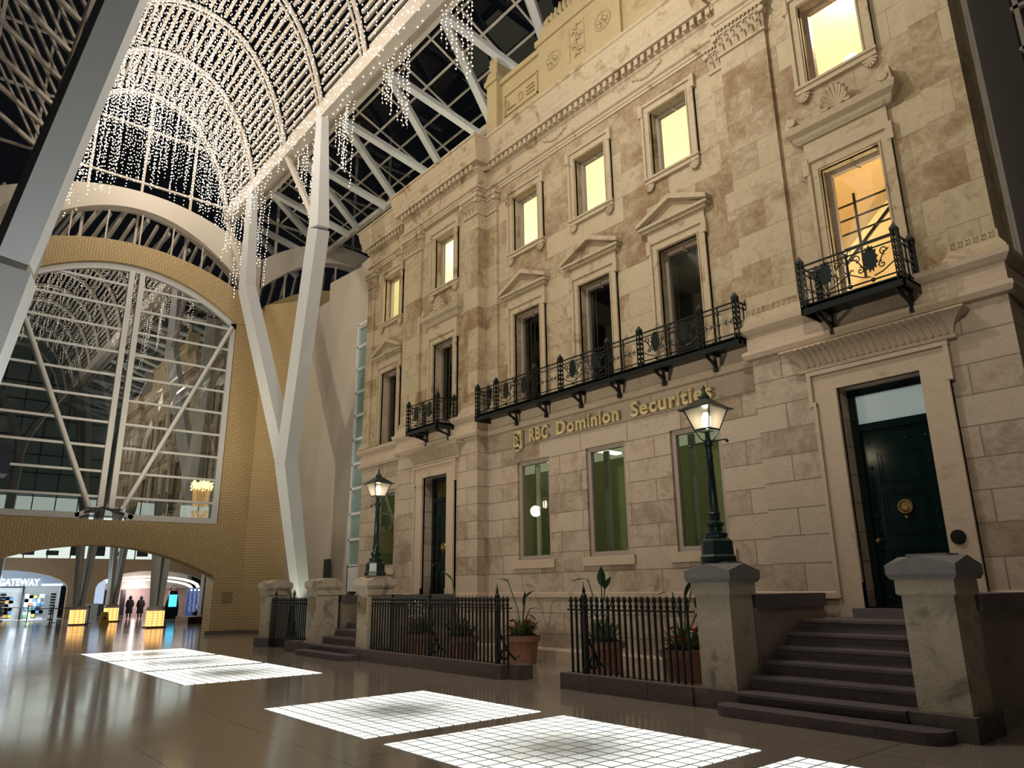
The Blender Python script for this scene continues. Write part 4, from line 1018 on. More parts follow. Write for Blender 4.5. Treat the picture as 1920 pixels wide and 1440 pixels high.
# ------------------------------------------------------------------ brick end wall with the great arched window
XB = -30.2
def band(g, xf, xk, cyc, outer, inner, ya, yb, n=24, uv=True):
    """arched band between two height functions, front at xf, back at xk"""
    ps = [ya+(yb-ya)*i/n for i in range(n+1)]; vs = []; acc = 0; U = []; prev = None
    for y in ps:
        zo, zi = outer(y), inner(y)
        if prev: acc += math.hypot(y-prev[0], zo-prev[1])
        prev = (y, zo); U.append((acc, zo-zi)); vs += [(xf, y, zo), (xf, y, zi), (xk, y, zo), (xk, y, zi)]
    fs = []; uv_ = []
    for i in range(n):
        a = i*4; b = a+4; (u0, h0), (u1, h1) = U[i], U[i+1]
        fs.append((a+1, b+1, b, a)); uv_.append([(0, u0), (0, u1), (h1, u1), (h0, u0)])
        fs.append((a+3, a+2, b+2, b+3)); uv_.append([(0, u0), (h0, u0), (h1, u1), (0, u1)])
        fs.append((a, b, b+2, a+2)); uv_.append([(0, u0), (0, u1), (1, u1), (1, u0)])
        fs.append((a+1, a+3, b+3, b+1)); uv_.append([(0, u0), (1, u0), (1, u1), (0, u1)])
    fs += [(0, 2, 3, 1), (n*4, n*4+1, n*4+3, n*4+2)]; uv_ += [[(0, 0)]*4]*2
    g.add(vs, fs)
    if uv: g.uv = (g.uv or [])+uv_
    return g
win_z = lambda y: 14.25-.09*(y-CYG)**2
out_z = lambda y: 15.15-.058*(y-CYG)**2
lin_z = lambda y: 3.27-.0627*(y-CYG)**2
g = G(); band(g, XB, XB-.9, CYG, out_z, lambda y: win_z(y) if abs(y-CYG) < 4.15 else 12.70, CYG-5.3, CYG+5.3, 48)
g.build('wall_brick_arch', M_BRICKU, None, kind='structure', free=True)
g = G(); band(g, XB, XB-.9, CYG, lambda y: 4.17, lambda y: max(lin_z(y), 2.19), CYG-5.0, CYG+5.0, 48)
g.build('wall_brick_lintel', M_BRICKU, None, kind='structure', free=True)
for s in (1, -1):
    y = lambda v: CYG+s*(v-CYG)
    def P(*pts): return [(a, y(b)) for a, b in pts]
    g = G(); g.box(XB-.9, XB, min(y(9.85), y(11.0)), max(y(9.85), y(11.0)), 4.17, 12.72)
    g.box(XB-.9, XB, min(y(9.85), y(11.0)), max(y(9.85), y(11.0)), 0, 2.19); g.box(XB-.9, XB, min(y(10.7), y(11.0)), max(y(10.7), y(11.0)), 2.19, 4.17)
    g.build('wall_pier_'+('right' if s > 0 else 'left'), M_BRICK, None, kind='structure')
    g = G(); pts = P((XB, 11.0), (XB+1.5, 12.05), (XB+1.5, 12.6), (XB-.9, 12.6), (XB-.9, 11.0)); g.prism(pts if s > 0 else pts[::-1], 2, 0, 13.85)
    g.build('wall_pier_return_'+('right' if s > 0 else 'left'), M_BRICK, None, kind='structure')
    # base course
    g = G(); pts = P((XB+.06, 9.7), (XB+.06, 10.97), (XB+1.56, 12.02), (XB+1.56, 12.5), (XB, 12.5), (XB, 9.7)); g.prism(pts if s > 0 else pts[::-1], 2, 0, .14)
    g.build('baseboard_'+('right' if s > 0 else 'left'), M_CURB, None, kind='structure')
    # side bay arch
    C2 = 15.0; o2 = lambda v: 15.42-.1*((v if s > 0 else 2*CYG-v)-C2)**2; i2 = lambda v: 14.75-.22*((v if s > 0 else 2*CYG-v)-C2)**2 if abs((v if s > 0 else 2*CYG-v)-C2) < 3 else 12.8
    g = G(); band(g, XB+.02, XB-.9, C2, o2, lambda v: max(i2(v), 12.75), y(10.95), y(19), 30); g.build('wall_side_arch_'+('right' if s > 0 else 'left'), M_BRICKU, None, kind='structure', free=True)
    # plaster hoops
    g = G(); band(g, XB-.3, XB-.9, C2, lambda v: 17.9-.1*((v if s > 0 else 2*CYG-v)-C2)**2, lambda v: 17.0-.13*((v if s > 0 else 2*CYG-v)-C2)**2, y(10.75), y(18.5), 30, uv=False)
    g.build('trim_hoop_'+('right' if s > 0 else 'left'), M_HOOP, None, kind='structure', free=True)
g = G(); band(g, XB-.3, XB-.9, CYG, lambda v: 17.65-.062*(v-CYG)**2, lambda v: 16.85-.12*(v-CYG)**2, CYG-5.1, CYG+5.1, 40, uv=False); g.build('trim_hoop_center', M_HOOP, None, kind='structure', free=True)
# lunette mullions and lattice behind, gable mullions above
g = G(); y = -8.
while y < 19.5:
    ct = 15.0 if y > 10.7 else (CYG if y > .7 else -3.6); g.bar((XB-.6, y, 13.2), (XB-.6, y, 17.4-.1*(y-ct)**2), .10, .05); y += 1.25
g.build('trim_lunette_mullions', M_WARMW, None, kind='structure')
g = G(); y = -8.
while y < 19.5:
    g.bar((XB-1.5, y, 13.8), (XB-4.2, y+1.6, 18.2), .09, .16); y += .5
g.build('trim_lattice', M_WARMW, None, kind='structure')
g = G(); y = -6.3
while y < 19: g.bar((XB-1.3, y, 15.4), (XB-1.3, y, 26), .10); y += 2.0
for z in (18.6, 21.2, 24.0): g.bar((XB-1.3, -8, z), (XB-1.3, 19, z), .09)
g.build('trim_gable_mullions', M_WARMW, None, kind='structure')

# great window
g = G(); xw = XB-.25; fw = .20
ya, yb = CYG-4.12, CYG+4.12
g.box(xw-.1, xw+.1, ya, ya+fw, 4.2, 12.72); g.box(xw-.1, xw+.1, yb-fw, yb, 4.2, 12.72); g.box(xw-.1, xw+.1, ya+fw, CYG-.75, 4.2, 4.42); g.box(xw-.1, xw+.1, CYG+.85, yb-fw, 4.2, 4.42)
n = 40
for i in range(n):
    y0 = ya+(yb-ya)*i/n; y1 = ya+(yb-ya)*(i+1)/n
    g.hull([(xw-.1, y0, win_z(y0)-.26), (xw+.1, y0, win_z(y0)-.26), (xw+.1, y0, win_z(y0)-.02), (xw-.1, y0, win_z(y0)-.02)], [(xw-.1, y1, win_z(y1)-.26), (xw+.1, y1, win_z(y1)-.26), (xw+.1, y1, win_z(y1)-.02), (xw-.1, y1, win_z(y1)-.02)])
for s in (-1, 1): g.box(xw-.12, xw+.12, CYG+.07+s*.19-.10, CYG+.07+s*.19+.10, 4.55, win_z(CYG)-.1)
for s in (-1, 1): g.bar((xw, CYG+.07+s*.1, 4.66), (xw, CYG+.07+s*.95, 4.3), .16, .2, up=(1, 0, 0))
wn = g.build('window_1', M_WHITE, None, kind='structure')
g = G()
for k in range(10):
    z = 4.45+.93*(k+1)-.35
    zt = math.sqrt(max(0, (14.25-z)/.09)) if z > 12.7 else 4.1
    for s in (-1, 1): g.bar((xw, CYG+.07+s*.25, z), (xw, CYG+s*(min(4.05, zt)), z), .07, .085)
g.build('glazing_bars', M_WHITE, wn)
for s in (-1, 1):
    g = G(); g.tube([(xw+.16, CYG+.07+s*.55, 4.62), (xw+.16, CYG+s*3.95, 12.55)], .085, 10); g.build('brace', M_WHITE, wn, smooth=True)
g = G(); g.tube([(xw+.15, CYG-.6, 4.42), (xw+.15, CYG, 4.62), (xw+.15, CYG+.7, 4.4)], .05, 6); g.box(xw+.05, xw+.2, CYG-.45, CYG-.2, 4.42, 4.6); g.box(xw+.05, xw+.2, CYG+.3, CYG+.55, 4.42, 4.6); g.build('hinge', M_BLACKW, wn)
g = G(); pts = [(ya+.1, 4.25), (yb-.1, 4.25)]+[(yb-.1-(yb-ya-.2)*i/20, win_z(yb-.1-(yb-ya-.2)*i/20)-.1) for i in range(21)]
g.add([(xw, a, b) for a, b in pts], [tuple(range(len(pts)))]); g.build('pane', M_GLASSBIG, wn, free=True)
g = G(); g.prism([(9.95+.02, 0)]*0 or [(-.17, -.2), (.17, -.2), (.17, .2), (-.17, .2)], 0, 0, .03)
g = G(); g.box(XB, XB+.03, 10.25, 10.62, 1.18, 1.58); g.build('wall_plaque', M_PLAQ, None, label='small bronze plaque fixed to the yellow brick pier', cat='plaque')

# limestone walls between the brick pier and the bank, with a strip of teal glazing
def vwall(name, m, p, q, zt0, zt1, th=.3, z0=0.):
    g = G(); a, b = p; c, d = q
    g.hull([(a, b, z0), (c, d, z0), (c+.05, d+th, z0), (a+.05, b+th, z0)], [(a, b, zt0), (c, d, zt1), (c+.05, d+th, zt1), (a+.05, b+th, zt0)]); return g.build(name, m, None, kind='structure')
vwall('wall_limestone_far', M_LIME, (-29.3, 12.0), (-26.55, 12.30), 13.0, 13.2)
vwall('wall_limestone_near', M_LIME, (-26.55, 12.30), (-24.45, 12.62), 14.0, 14.1)
vwall('wall_limestone_top', M_LIME, (-24.45, 12.62), (-22.4, 12.62), 14.2, 14.4, z0=11.4)
g = G()
for k in range(10):
    z = 2.42+k*.915; g.box(-24.45, -22.5, 12.68, 12.72, z+.04, z+.90)
tw = g.build('window_2', M_TEAL, None, kind='structure')
g = G()
for k in range(11): g.box(-24.45, -22.5, 12.60, 12.70, 2.42+k*.915-.045, 2.42+k*.915+.045)
g.box(-24.48, -24.38, 12.6, 12.7, 1.5, 11.6); g.box(-24.45, -22.5, 12.6, 12.7, 1.55, 2.4); g.build('glazing_bars', M_WHITE, tw)
B('window_3', M_DKGL, None, (-24.3, -22.6, 12.7, 12.74, 0, 1.5), kind='structure')
B('door_1', M_DKGL, None, (-28.0, -27.1, 12.08, 12.13, 0, 2.6), kind='structure'); B('door_2', M_DKGL, None, (-25.7, -25.2, 12.30, 12.34, 0, 2.7), kind='structure')

# modern granite side wall and windows right of the bank
B('wall_granite_side', M_GREYST, None, (-3.0, -2.8, 12.45, 15.6, 0, 20), kind='structure')
g = G(); g.box(-2.8, 6, 15.55, 15.6, 0, 20); w3 = g.build('window_4', M_DKGL, None, kind='structure')
g = G()
for z in [1.2+.95*k for k in range(19)]: g.box(-2.8, 6, 15.45, 15.56, z, z+.08)
for x in (-2.75, -.6, 1.6, 3.8): g.box(x, x+.09, 15.45, 15.56, 0, 20)
g.build('glazing_bars', M_WARMW, w3)

# ------------------------------------------------------------------ string lights
random.seed(11)
def bulb(g, x, y, z, r=.026):
    n = len(g.v); g.v += [(x+r, y, z), (x, y+r, z), (x-r, y, z), (x, y-r, z), (x, y, z+r*1.2), (x, y, z-r*1.2)]
    g.f += [tuple(i+n for i in q) for q in ((0, 1, 4), (1, 2, 4), (2, 3, 4), (3, 0, 4), (1, 0, 5), (2, 1, 5), (3, 2, 5), (0, 3, 5))]
g = G(); xs = -31.3
while xs < 9:
    step = .34 if xs < -13 else .8
    yy_ = CYG-3.45
    while yy_ <= CYG+3.5:
        x = xs+random.uniform(-.1, .1); y = yy_+random.uniform(-.1, .1); z0 = zv(y)-.12
        far = min(1, max(0, (-22-xs)/8.))
        L = random.uniform(.5, 1.5)+far**1.3*random.uniform(.6, 1.)*(4.6-.15*abs(y-4.6)**1.5)
        if abs(math.sin(xs*1.9)*math.cos(y*1.3)) > .86: L *= .5
        z = z0
        while z > z0-L:
            bulb(g, x+random.uniform(-.03, .03), y+random.uniform(-.03, .03), z); z -= random.uniform(.13, .22)
        yy_ += .34 if xs < -13 else .6
    xs += step
for x in RIBX[:11]:
    for a, b in resample(.12): bulb(g, x+random.uniform(-.05, .05), a, b-.1)
for k in range(240):
    bulb(g, -31+k*.1, 9.18+random.uniform(-.05, .05), random.uniform(17.85, 18.5)); (k % 3 == 0) and bulb(g, -31+k*.1, 9.25+random.uniform(-.03, .35), 17.88)
g.build('light_curtain', M_BULB, None, label='dense canopy of tiny warm string lights hung under the whole white slatted vault', cat='string lights', kind='stuff', free=True)
ORD = ['first', 'second', 'third', 'fourth', 'fifth', 'sixth', 'seventh', 'eighth', 'ninth', 'tenth', 'eleventh', 'twelfth']
def strand(x, y, z0, L, lb):
    g = G(); z = z0
    while z > z0-L: bulb(g, x+random.uniform(-.03, .03), y+random.uniform(-.03, .03), z, .026); z -= random.uniform(.11, .17)
    o = g.build('light_strand', M_BULB, None, label=lb, cat='string lights', group='strands of bulbs hanging below the right roof beam', free=True)
    w_ = G(); w_.bar((x, y, z0+.34), (x, y, z0-L), .007); w_.build('wire', M_WIRE, o)
for cx, n, L0, ds in ((-28.6, 6, 4.4, 'right of the farthest upright arm'), (-24.0, 8, 3.6, 'left of the nearer upright arm'), (-20.9, 9, 3.6, 'right of the nearer upright arm'),
                      (-17.4, 10, 3.4, 'amid the dark roof glazing'), (-14.1, 7, 3.6, 'beside the carved corner block'), (-10.6, 4, 2.4, 'before the parapet medallions')):
    for k in range(n):
        f = k/(n-1); strand(cx-.75+1.5*f+random.uniform(-.05, .05), 9.82+random.uniform(-.12, .12), 18.06, L0*(.35+.65*f)*random.uniform(.85, 1.05), ORD[k]+' bulb strand from the left in the cluster '+ds)
for k in range(6): strand(-30.6+k*.45, 9.42, 17.55, random.uniform(2.5, 4.6), ORD[k]+' bulb strand from the left before the right shoulder of the brick arch')

# ------------------------------------------------------------------ next hall beyond the brick wall
XN = -56.
M_BROWN = masonry('brown_masonry', (.36, .25, .14), (.30, .20, .11), (.2, .12, .06), .4, .12, **{**BR, 'mort': (.2, .14, .08)})
M_SHOP = mat('white_shop_wall', (.8, .84, .86), .6); M_SHOPW = emis('warm_shop_light', (1., .9, .82), 1.2); M_LITW = emis('lit_office', (.85, .95, .85), .9)
g = G()
def arch_poly(c, h, zs, zt, n=12): return [(c+h*math.cos(PI*k/n), zs+(zt-zs)*math.sin(PI*k/n)) for k in range(n+1)]
def archfill(g, x, c, h, zs, ztop, zt, th):   # masonry above an arch
    pts = arch_poly(c, h, zs, zt)
    for a, b in zip(pts, pts[1:]): g.hull([(x, a[0], a[1]), (x, b[0], b[1]), (x, b[0], ztop), (x, a[0], ztop)], [(x-th, a[0], a[1]), (x-th, b[0], b[1]), (x-th, b[0], ztop), (x-th, a[0], ztop)])
ZT = 3.8
archfill(g, XN, 5.2, 3.9, 1.9, ZT, 3.05, .5); archfill(g, XN, 14.3, 3.6, 1.9, ZT, 3.05, .5)
g.box(XN-.5, XN, 9.1, 10.7, 0, ZT); g.box(XN-.5, XN, 0, 1.3, 0, ZT); g.box(XN-.5, XN, 17.9, 22, 0, ZT)
g.build('wall_next_hall', M_BROWN, None, kind='structure')
B('wall_office_lit', M_LITW, None, (XN-.6, XN-.5, -6, 20, ZT, 7.8), kind='structure')
gg = G()
for k in range(18): gg.box(XN-.45, XN-.38, -4+k*1.3, -3.94+k*1.3, ZT, 20)
for z in (5.2, 6.6, 7.7, 8.0, 9.2, 10.4, 11.6, 12.8, 14, 15.2): gg.box(XN-.45, XN-.38, -6, 20, z, z+.07)
for k in range(9): gg.box(XN-.5, XN-.4, 3.6+k*1.35, 4.3+k*1.35, 4.0, 4.3+.35*(k % 3))
gg.build('trim_curtain_wall', M_BLACKW, None, kind='structure')
B('wall_dark_glazing', mat('dim_green_glazing', (.05, .07, .06), .25, emit=(.5, .6, .5), es=.05), None, (XN-.62, XN-.5, -8, 24, 7.8, 22), kind='structure')
# news shop
shop = thing('news_shop', (XN-2.2, 5.4, 0), 'brightly lit news shop with a glowing sign, seen through the brick archway', 'shop')
B('back_wall', M_SHOP, shop, (XN-3.2, XN-3.1, .9, 9.2, 0, 3.1)); B('shop_floor', M_SHOP, shop, (XN-3.1, XN-.6, .9, 9.2, .0, .01))
B('fascia', mat('blue_grey_fascia', (.3, .38, .46), .4, emit=(.4, .5, .75), es=.22), shop, (XN-1.0, XN-.9, 1.2, 9.1, 2.08, 3.1)); 
sg = thing('x', (0, 0, 0), None, None); bpy.data.objects.remove(sg)
text_mesh('GATEWAY', 'shop_sign', XN-.87, 5.42, 2.12, .58, emis('white_neon_sign', (.9, .95, 1.), 1.7), shop, width=2.2, axis='Y', ext=.02, off=.02)
B('sign_glow_strip', emis('white_strip', (.95, 1, 1), 3), shop, (XN-.9, XN-.86, 7.75, 8.9, 2.1, 2.2))
B('door_frame', M_BLACKW, shop, (XN-.9, XN-.8, 5.3, 5.4, 0, 2.05), (XN-.9, XN-.8, 6.75, 6.85, 0, 2.05), (XN-.9, XN-.8, 5.3, 6.85, 1.98, 2.06), (XN-.9, XN-.8, 3.0, 3.1, 0, 2.05))
shopc = [(.8, .12, .08), (.85, .45, .1), (.1, .3, .6), (.75, .7, .15), (.2, .5, .25), (.75, .75, .75), (.4, .15, .08)]
SM = [mat('packaging_%s' % n_, c, .5) for n_, c in zip(('red', 'orange', 'blue', 'yellow', 'green', 'white', 'brown'), shopc)]
random.seed(5)
def rack(x, y, w_, h_, label, rows=6, cols=5):
    t = thing('display_rack', (x, y, 0), label, 'display rack')
    B('frame', M_SHOP, t, (x-.25, x+.2, y-w_/2, y+w_/2, 0, .08), (x-.25, x-.2, y-w_/2, y+w_/2, 0, h_))
    for m_i in range(7):
        g = G()
        for r in range(rows):
            for c in range(cols):
                if random.randrange(7) == m_i: g.box(x-.18, x+.12, y-w_/2+w_*c/cols+.01, y-w_/2+w_*(c+.85)/cols, .15+r*(h_-.2)/rows, .15+(r+.8)*(h_-.2)/rows)
        g.build('packages', SM[m_i], t)
rack(XN-2.0, 5.9, 1.2, 1.5, 'display rack of packets inside the news shop doorway'); rack(XN-1.6, 7.6, 1.1, 1.6, 'display rack of bright packets in the shop window right of the doorway')
rack(XN-1.8, 4.3, 1.2, 1.4, 'display rack of packets at the left edge of the news shop')
for y, lb in ((5.75, 'tall narrow black spinner rack in the shop doorway'), (8.45, 'tall narrow black spinner rack by the right shop window')):
    g = G(); g.lathe([(.18, 0), (.18, .05), (.03, .07), (.03, .3)], XN-.6, y, 8)
    for k in range(8): g.lathe([(.14, .3+k*.17), (.17, .33+k*.17), (.14, .43+k*.17)], XN-.6, y, 8)
    g.build('spinner_rack', M_IRON, None, label=lb, cat='display rack')
# bright corridor on the right, with shops
cor = thing('shop_corridor', (XN-3, 14.2, 0), 'bright mall corridor with curved white ceilings beyond the brown arch', 'corridor')
B('back_wall', mat('pink_shopfront', (.62, .44, .42), .5), cor, (XN-6.1, XN-6, 10.5, 18.5, 0, 3))
g = G()
for k in range(2):
    pts = arch_poly(14.3, 3.5, 2.0-.1*k, 2.75-.2*k)
    for a, b in zip(pts, pts[1:]): g.hull([(XN-1.5-1.5*k, a[0], a[1]-.12), (XN-1.5-1.5*k, b[0], b[1]-.12), (XN-1.5-1.5*k, b[0], b[1]), (XN-1.5-1.5*k, a[0], a[1])], [(XN-2.2-1.5*k, a[0], a[1]-.12), (XN-2.2-1.5*k, b[0], b[1]-.12), (XN-2.2-1.5*k, b[0], b[1]), (XN-2.2-1.5*k, a[0], a[1])])
g.build('curved_light', M_SHOPW, cor); B('ceiling_panel', mat('beige_bulkhead', (.6, .52, .46), .6), cor, (XN-6, XN-5.2, 10.5, 18, 1.9, 3.2))
B('doorway', M_BLACKW, cor, (XN-6, XN-5.9, 11.0, 12.6, 0, 1.8), (XN-6, XN-5.9, 13.6, 13.9, 0, 1.8)); B('blue_panel', emis('blue_lit_panel', (.6, .75, 1.), .8), cor, (XN-.8, XN-.7, 10.0, 11.4, .9, 2.4))
B('grey_counter', mat('grey_counter', (.3, .32, .3), .5), cor, (XN+.1, XN+.5, 9.6, 10.9, 0, .95))
# sparkling bead display, blue
g = G(); g2 = G(); random.seed(9)
for k in range(9):
    y = 15.6+k*.24
    g2.ball((XN+4, y, 1.72), .06, 6, 4)
    for q in range(34): bulb(g, XN+4+random.uniform(-.1, .1), y+random.uniform(-.06, .06), .35+q*.04, .014)
bd = B('bead_display', mat('glowing_blue_backdrop', (.03, .05, .12), .3, emit=(.1, .16, .45), es=.35), None, (XN+3.8, XN+3.85, 15.4, 17.9, 0, 1.85), label='dark blue window display of hanging silver beads beside the escalator', cat='window display')  # backdrop given a faint blue glow of its own
g.build('beads', emis('silver_bead_glint', (.8, .88, 1.), 1.6, False), bd, kind='stuff'); g2.build('spotlights', emis('spotlight_face', (.8, .92, 1.), 3), bd)
es = thing('escalator', (XN+6, 16.2, 0), 'escalator balustrade rising to the right beside the dark planter box', 'escalator')
g = G(); g.hull([(XN+5.6, 15.4, .3), (XN+6, 15.4, .3), (XN+6, 15.4, .42), (XN+5.6, 15.4, .42)], [(XN+5.6, 17.6, 1.35), (XN+6, 17.6, 1.35), (XN+6, 17.6, 1.5), (XN+5.6, 17.6, 1.5)]); g.box(XN+5.6, XN+5.9, 15.3, 15.7, 0, .35); g.build('handrail', M_BLACKW, es)
g = G(); g.prism([(15.2, .3), (17.6, .3), (17.6, 1.35), (15.4, .3)], 0, XN+5.5, XN+5.9); g.build('side_panel', mat('pale_marble', (.7, .66, .56), .3), es)
B('planter_box', mat('dark_brown_wood', (.06, .022, .012), .3), None, (-43.6, -41.4, 12.4, 14.2, 0, .34), label='low dark brown box bench beside the brick pier', cat='bench')
# freestanding screen
tt = thing('totem_screen', (-50.3, 14.0, 0), 'black freestanding totem with a blue screen and red-tipped hoop', 'screen')
g = G(); g.hull([(-50.35, 13.55, .55), (-50.15, 13.55, .55), (-50.15, 14.4, .55), (-50.35, 14.4, .55)], [(-50.35, 13.78, 1.68), (-50.15, 13.78, 1.68), (-50.15, 14.22, 1.68), (-50.35, 14.22, 1.68)]); g.box(-50.4, -50.1, 13.6, 14.35, 0, .55); g.build('cabinet', M_IRON, tt)
B('screen', emis('cyan_screen', (.08, .62, .95), 1.8), tt, (-50.14, -50.12, 13.75, 14.22, .72, 1.45))
g = G(); g.tube([(-50.2, 14.0+.2*math.cos(a), 1.68+.3*math.sin(a)) for a in [PI*k/10 for k in range(11)]], .015, 5); g.build('hoop', M_BLACKW, tt); g = G()
for s in (-1, 1): g.tube([(-50.2, 14.0+s*.2, 1.68), (-50.2, 14.0+s*.2, 1.86)], .03, 5)
g.build('hoop_tips', SM[0], tt)
# columns on glowing amber bases
M_GREYS = mat('grey_green_painted_steel', (.50, .50, .46), .5, noise=.05)
def hallcol(x, y, label, h=1.0, sp=1.0):
    t = thing('steel_column', (x, y, .8*h), label, 'column')
    for s in (-1, 1):
        for q in (-1, 1):
            g = G(); limb(g, (x+q*.12, y+s*.13, .84), (x+q*.5, y+s*.32*sp, 6), .26, .34); limb(g, (x+q*.5, y+s*.32*sp, 6), (x+q*1.1, y+s*.9*sp, 11), .34, .36); limb(g, (x+q*1.1, y+s*.9*sp, 11), (x+q*2.2, y+s*2.4*sp, 16.5), .36, .3); g.build('limb', M_GREYS, t)
    g = G()
    g.lathe([(.36, .78), (.42, .80), (.40, .90), (.30, .98)], x, y, 12); g.build('foot', M_GREYS, t)
    b = thing('lit_column_base', (x, y, 0), 'glowing amber glass-block base under '+label, 'column base')
    g = G(); g.box(x-.30, x+.30, y-.33, y+.33, .06, .76); g.build('glass_blocks', M_AMBER, b); B('plinth', M_BLACKW, b, (x-.42, x+.42, y-.44, y+.44, 0, .06))
hallcol(-38.6, 10.05, 'the nearest leaning hall column beyond the arch')
hallcol(-45.4, 8.0, 'the leftmost grey hall column beyond the arch', 1, 1.2)
hallcol(-48.6, 10.25, 'the middle grey hall column beyond the arch')
for (a, b_, lb) in ((-47.5, 15.0, 'grey branching column standing right of the screen'), (-50, 4.6, 'grey branching column seen through the left half of the great window')):
    t = thing('branching_column', (a, b_, 0), lb+', beyond the great window', 'column'); g = G(); limb(g, (a, b_, 0), (a, b_+.1, 9), .5, .5); g.build('trunk', M_GREYS, t)
    for s in (-1, 1):
        g = G(); pts = [(a, b_+.1+s*2.8*math.sin(k/8*PI/2)**2, 9+7.5*k/8) for k in range(9)]
        for p, q in zip(pts, pts[1:]): limb(g, p, q, .42, .38)
        g.build('branch', M_GREYS, t)
# lattice roof of the next hall
for k in range(4):
    g = G(); xc = -36-k*5.5
    for j in range(16): g.bar((xc-2.2, 1+j*.95, 15.6+1.6*math.sin(j*.4)), (xc+2.2, 1.8+j*.95, 16.6+1.6*math.sin(j*.4)), .14, .2)
    g.build('trim_hall_roof', M_GREYS, None, kind='structure')
lamp('POINT', 'hall_fill', (-49, 13, 13), 500, (1, .92, .8), shadow_soft_size=.02)
for q in range(3):
    B('ceiling_tube', emis('shop_tube', (.85, .95, 1.), 9), shop, (XN-1.6, XN-1.5, 2.0+q*2.4, 3.6+q*2.4, 2.98, 3.02))
lamp('POINT', 'shop_light', (XN-.55, 4.4, 1.1), 95, (.85, .94, 1.), shadow_soft_size=.05); lamp('POINT', 'shop_light', (XN-.55, 7.2, 1.1), 95, (.85, .94, 1.), shadow_soft_size=.05)
lamp('POINT', 'corridor_light', (XN-4.6, 14.3, 1.75), 110, (1., .9, .85), shadow_soft_size=.05); lamp('POINT', 'display_light', (XN+5.2, 16.4, 2.6), 60, (.8, .9, 1.), shadow_soft_size=.05)
lamp('POINT', 'hall_fill', (-33.5, 6.5, 4.3), 260, (1., .92, .8), shadow_soft_size=.02)  # fill lamp added to brighten the fronts of the hall columns
lamp('POINT', 'shop_spill', (-52, 6, 2.2), 260, (.75, .88, 1), shadow_soft_size=.02); lamp('POINT', 'corridor_spill', (-52, 13, 2.0), 120, (1, .85, .8), shadow_soft_size=.02)
# chandelier of gold drops
ch = thing('chandelier', (-40, 12.0, 7.4), 'gold chandelier with hanging drops behind the right edge of the great window', 'chandelier')
g = G(); random.seed(21)
for k in range(260):
    a = random.uniform(0, 2*PI); r = .55*math.sqrt(random.random()); bulb(g, -40+r*math.cos(a), 12.0+r*math.sin(a), 6.95+random.uniform(-.2, .25), .04)
g.build('crown_of_bulbs', emis('gold_bulb', (1., .72, .32), 5, False), ch, kind='stuff')
g = G()
for k in range(16): a = 2*PI*k/16; g.tube([(-40+.42*math.cos(a), 12.0+.42*math.sin(a), 6.8), (-40+.36*math.cos(a), 12.0+.36*math.sin(a), 5.9)], .03, 5); g.ball((-40+.34*math.cos(a), 12.0+.34*math.sin(a), 5.3+.15*(k % 3)), .09, 6, 5)
g.build('hanging_drops', mat('gold_glass', (.6, .35, .08), .2, .6, emit=(1., .6, .2), es=.7), ch); g = G(); g.bar((-40, 12.0, 7.1), (-40, 12.0, 12), .03); g.build('chain', M_BRASS, ch)
# stanchions with belts, wet-floor sign
stp = [(-44.5, 6.65), (-46.2, 7.9), (-50.2, 7.6), (-47.4, 8.9), (-54.4, 6.9), (-53.6, 5.4)]
names = ['nearest black belt post left of the amber bases', 'black belt post before the leftmost amber base', 'black belt post in front of the shop window', 'black belt post beside the yellow floor sign', 'black belt post close to the shop doorway', 'black belt post at the left edge before the shop']
for (x, y), lb in zip(stp, names):
    g = G(); g.lathe([(.17, 0), (.17, .02), (.03, .04), (.028, .82), (.045, .84), (.045, .92), (.01, .93)], x, y, 10); g.build('belt_post', M_IRON, None, label=lb, cat='belt post', smooth=True)
for (a, b, lb) in ((0, 1, 'black belt between the two posts nearest the arch'), (1, 3, 'black belt running to the post by the yellow sign'), (0, 5, 'black belt running left across the front of the shop'), (2, 4, 'black belt close in front of the shop window')):
    g = G(); pa, pb = Vector((*stp[a], .86)), Vector((*stp[b], .86)); dd = (pb-pa).normalized()*.06; g.bar(pa+dd, pb-dd, .012, .05); g.build('barrier_belt', M_IRON, None, label=lb, cat='belt')
ws = thing('wet_floor_sign', (-45.4, 9.25, 0), 'yellow folding wet floor sign between two amber column bases', 'floor sign')
g = G(); g.hull([(-45.2, 9.05, 0), (-45.16, 9.05, 0), (-45.16, 9.5, 0), (-45.2, 9.5, 0)], [(-45.4, 9.12, .62), (-45.36, 9.12, .62), (-45.36, 9.43, .62), (-45.4, 9.43, .62)]); g.hull([(-45.6, 9.05, 0), (-45.56, 9.05, 0), (-45.56, 9.5, 0), (-45.6, 9.5, 0)], [(-45.42, 9.12, .62), (-45.38, 9.12, .62), (-45.38, 9.43, .62), (-45.42, 9.43, .62)])
g.build('folding_boards', mat('yellow_plastic', (.45, .33, .02), .5), ws); g = G(); g.prism([(9.17, .2), (9.38, .2), (9.275, .42)], 0, -45.27, -45.235); g.build('triangle_symbol', M_DARK, ws)

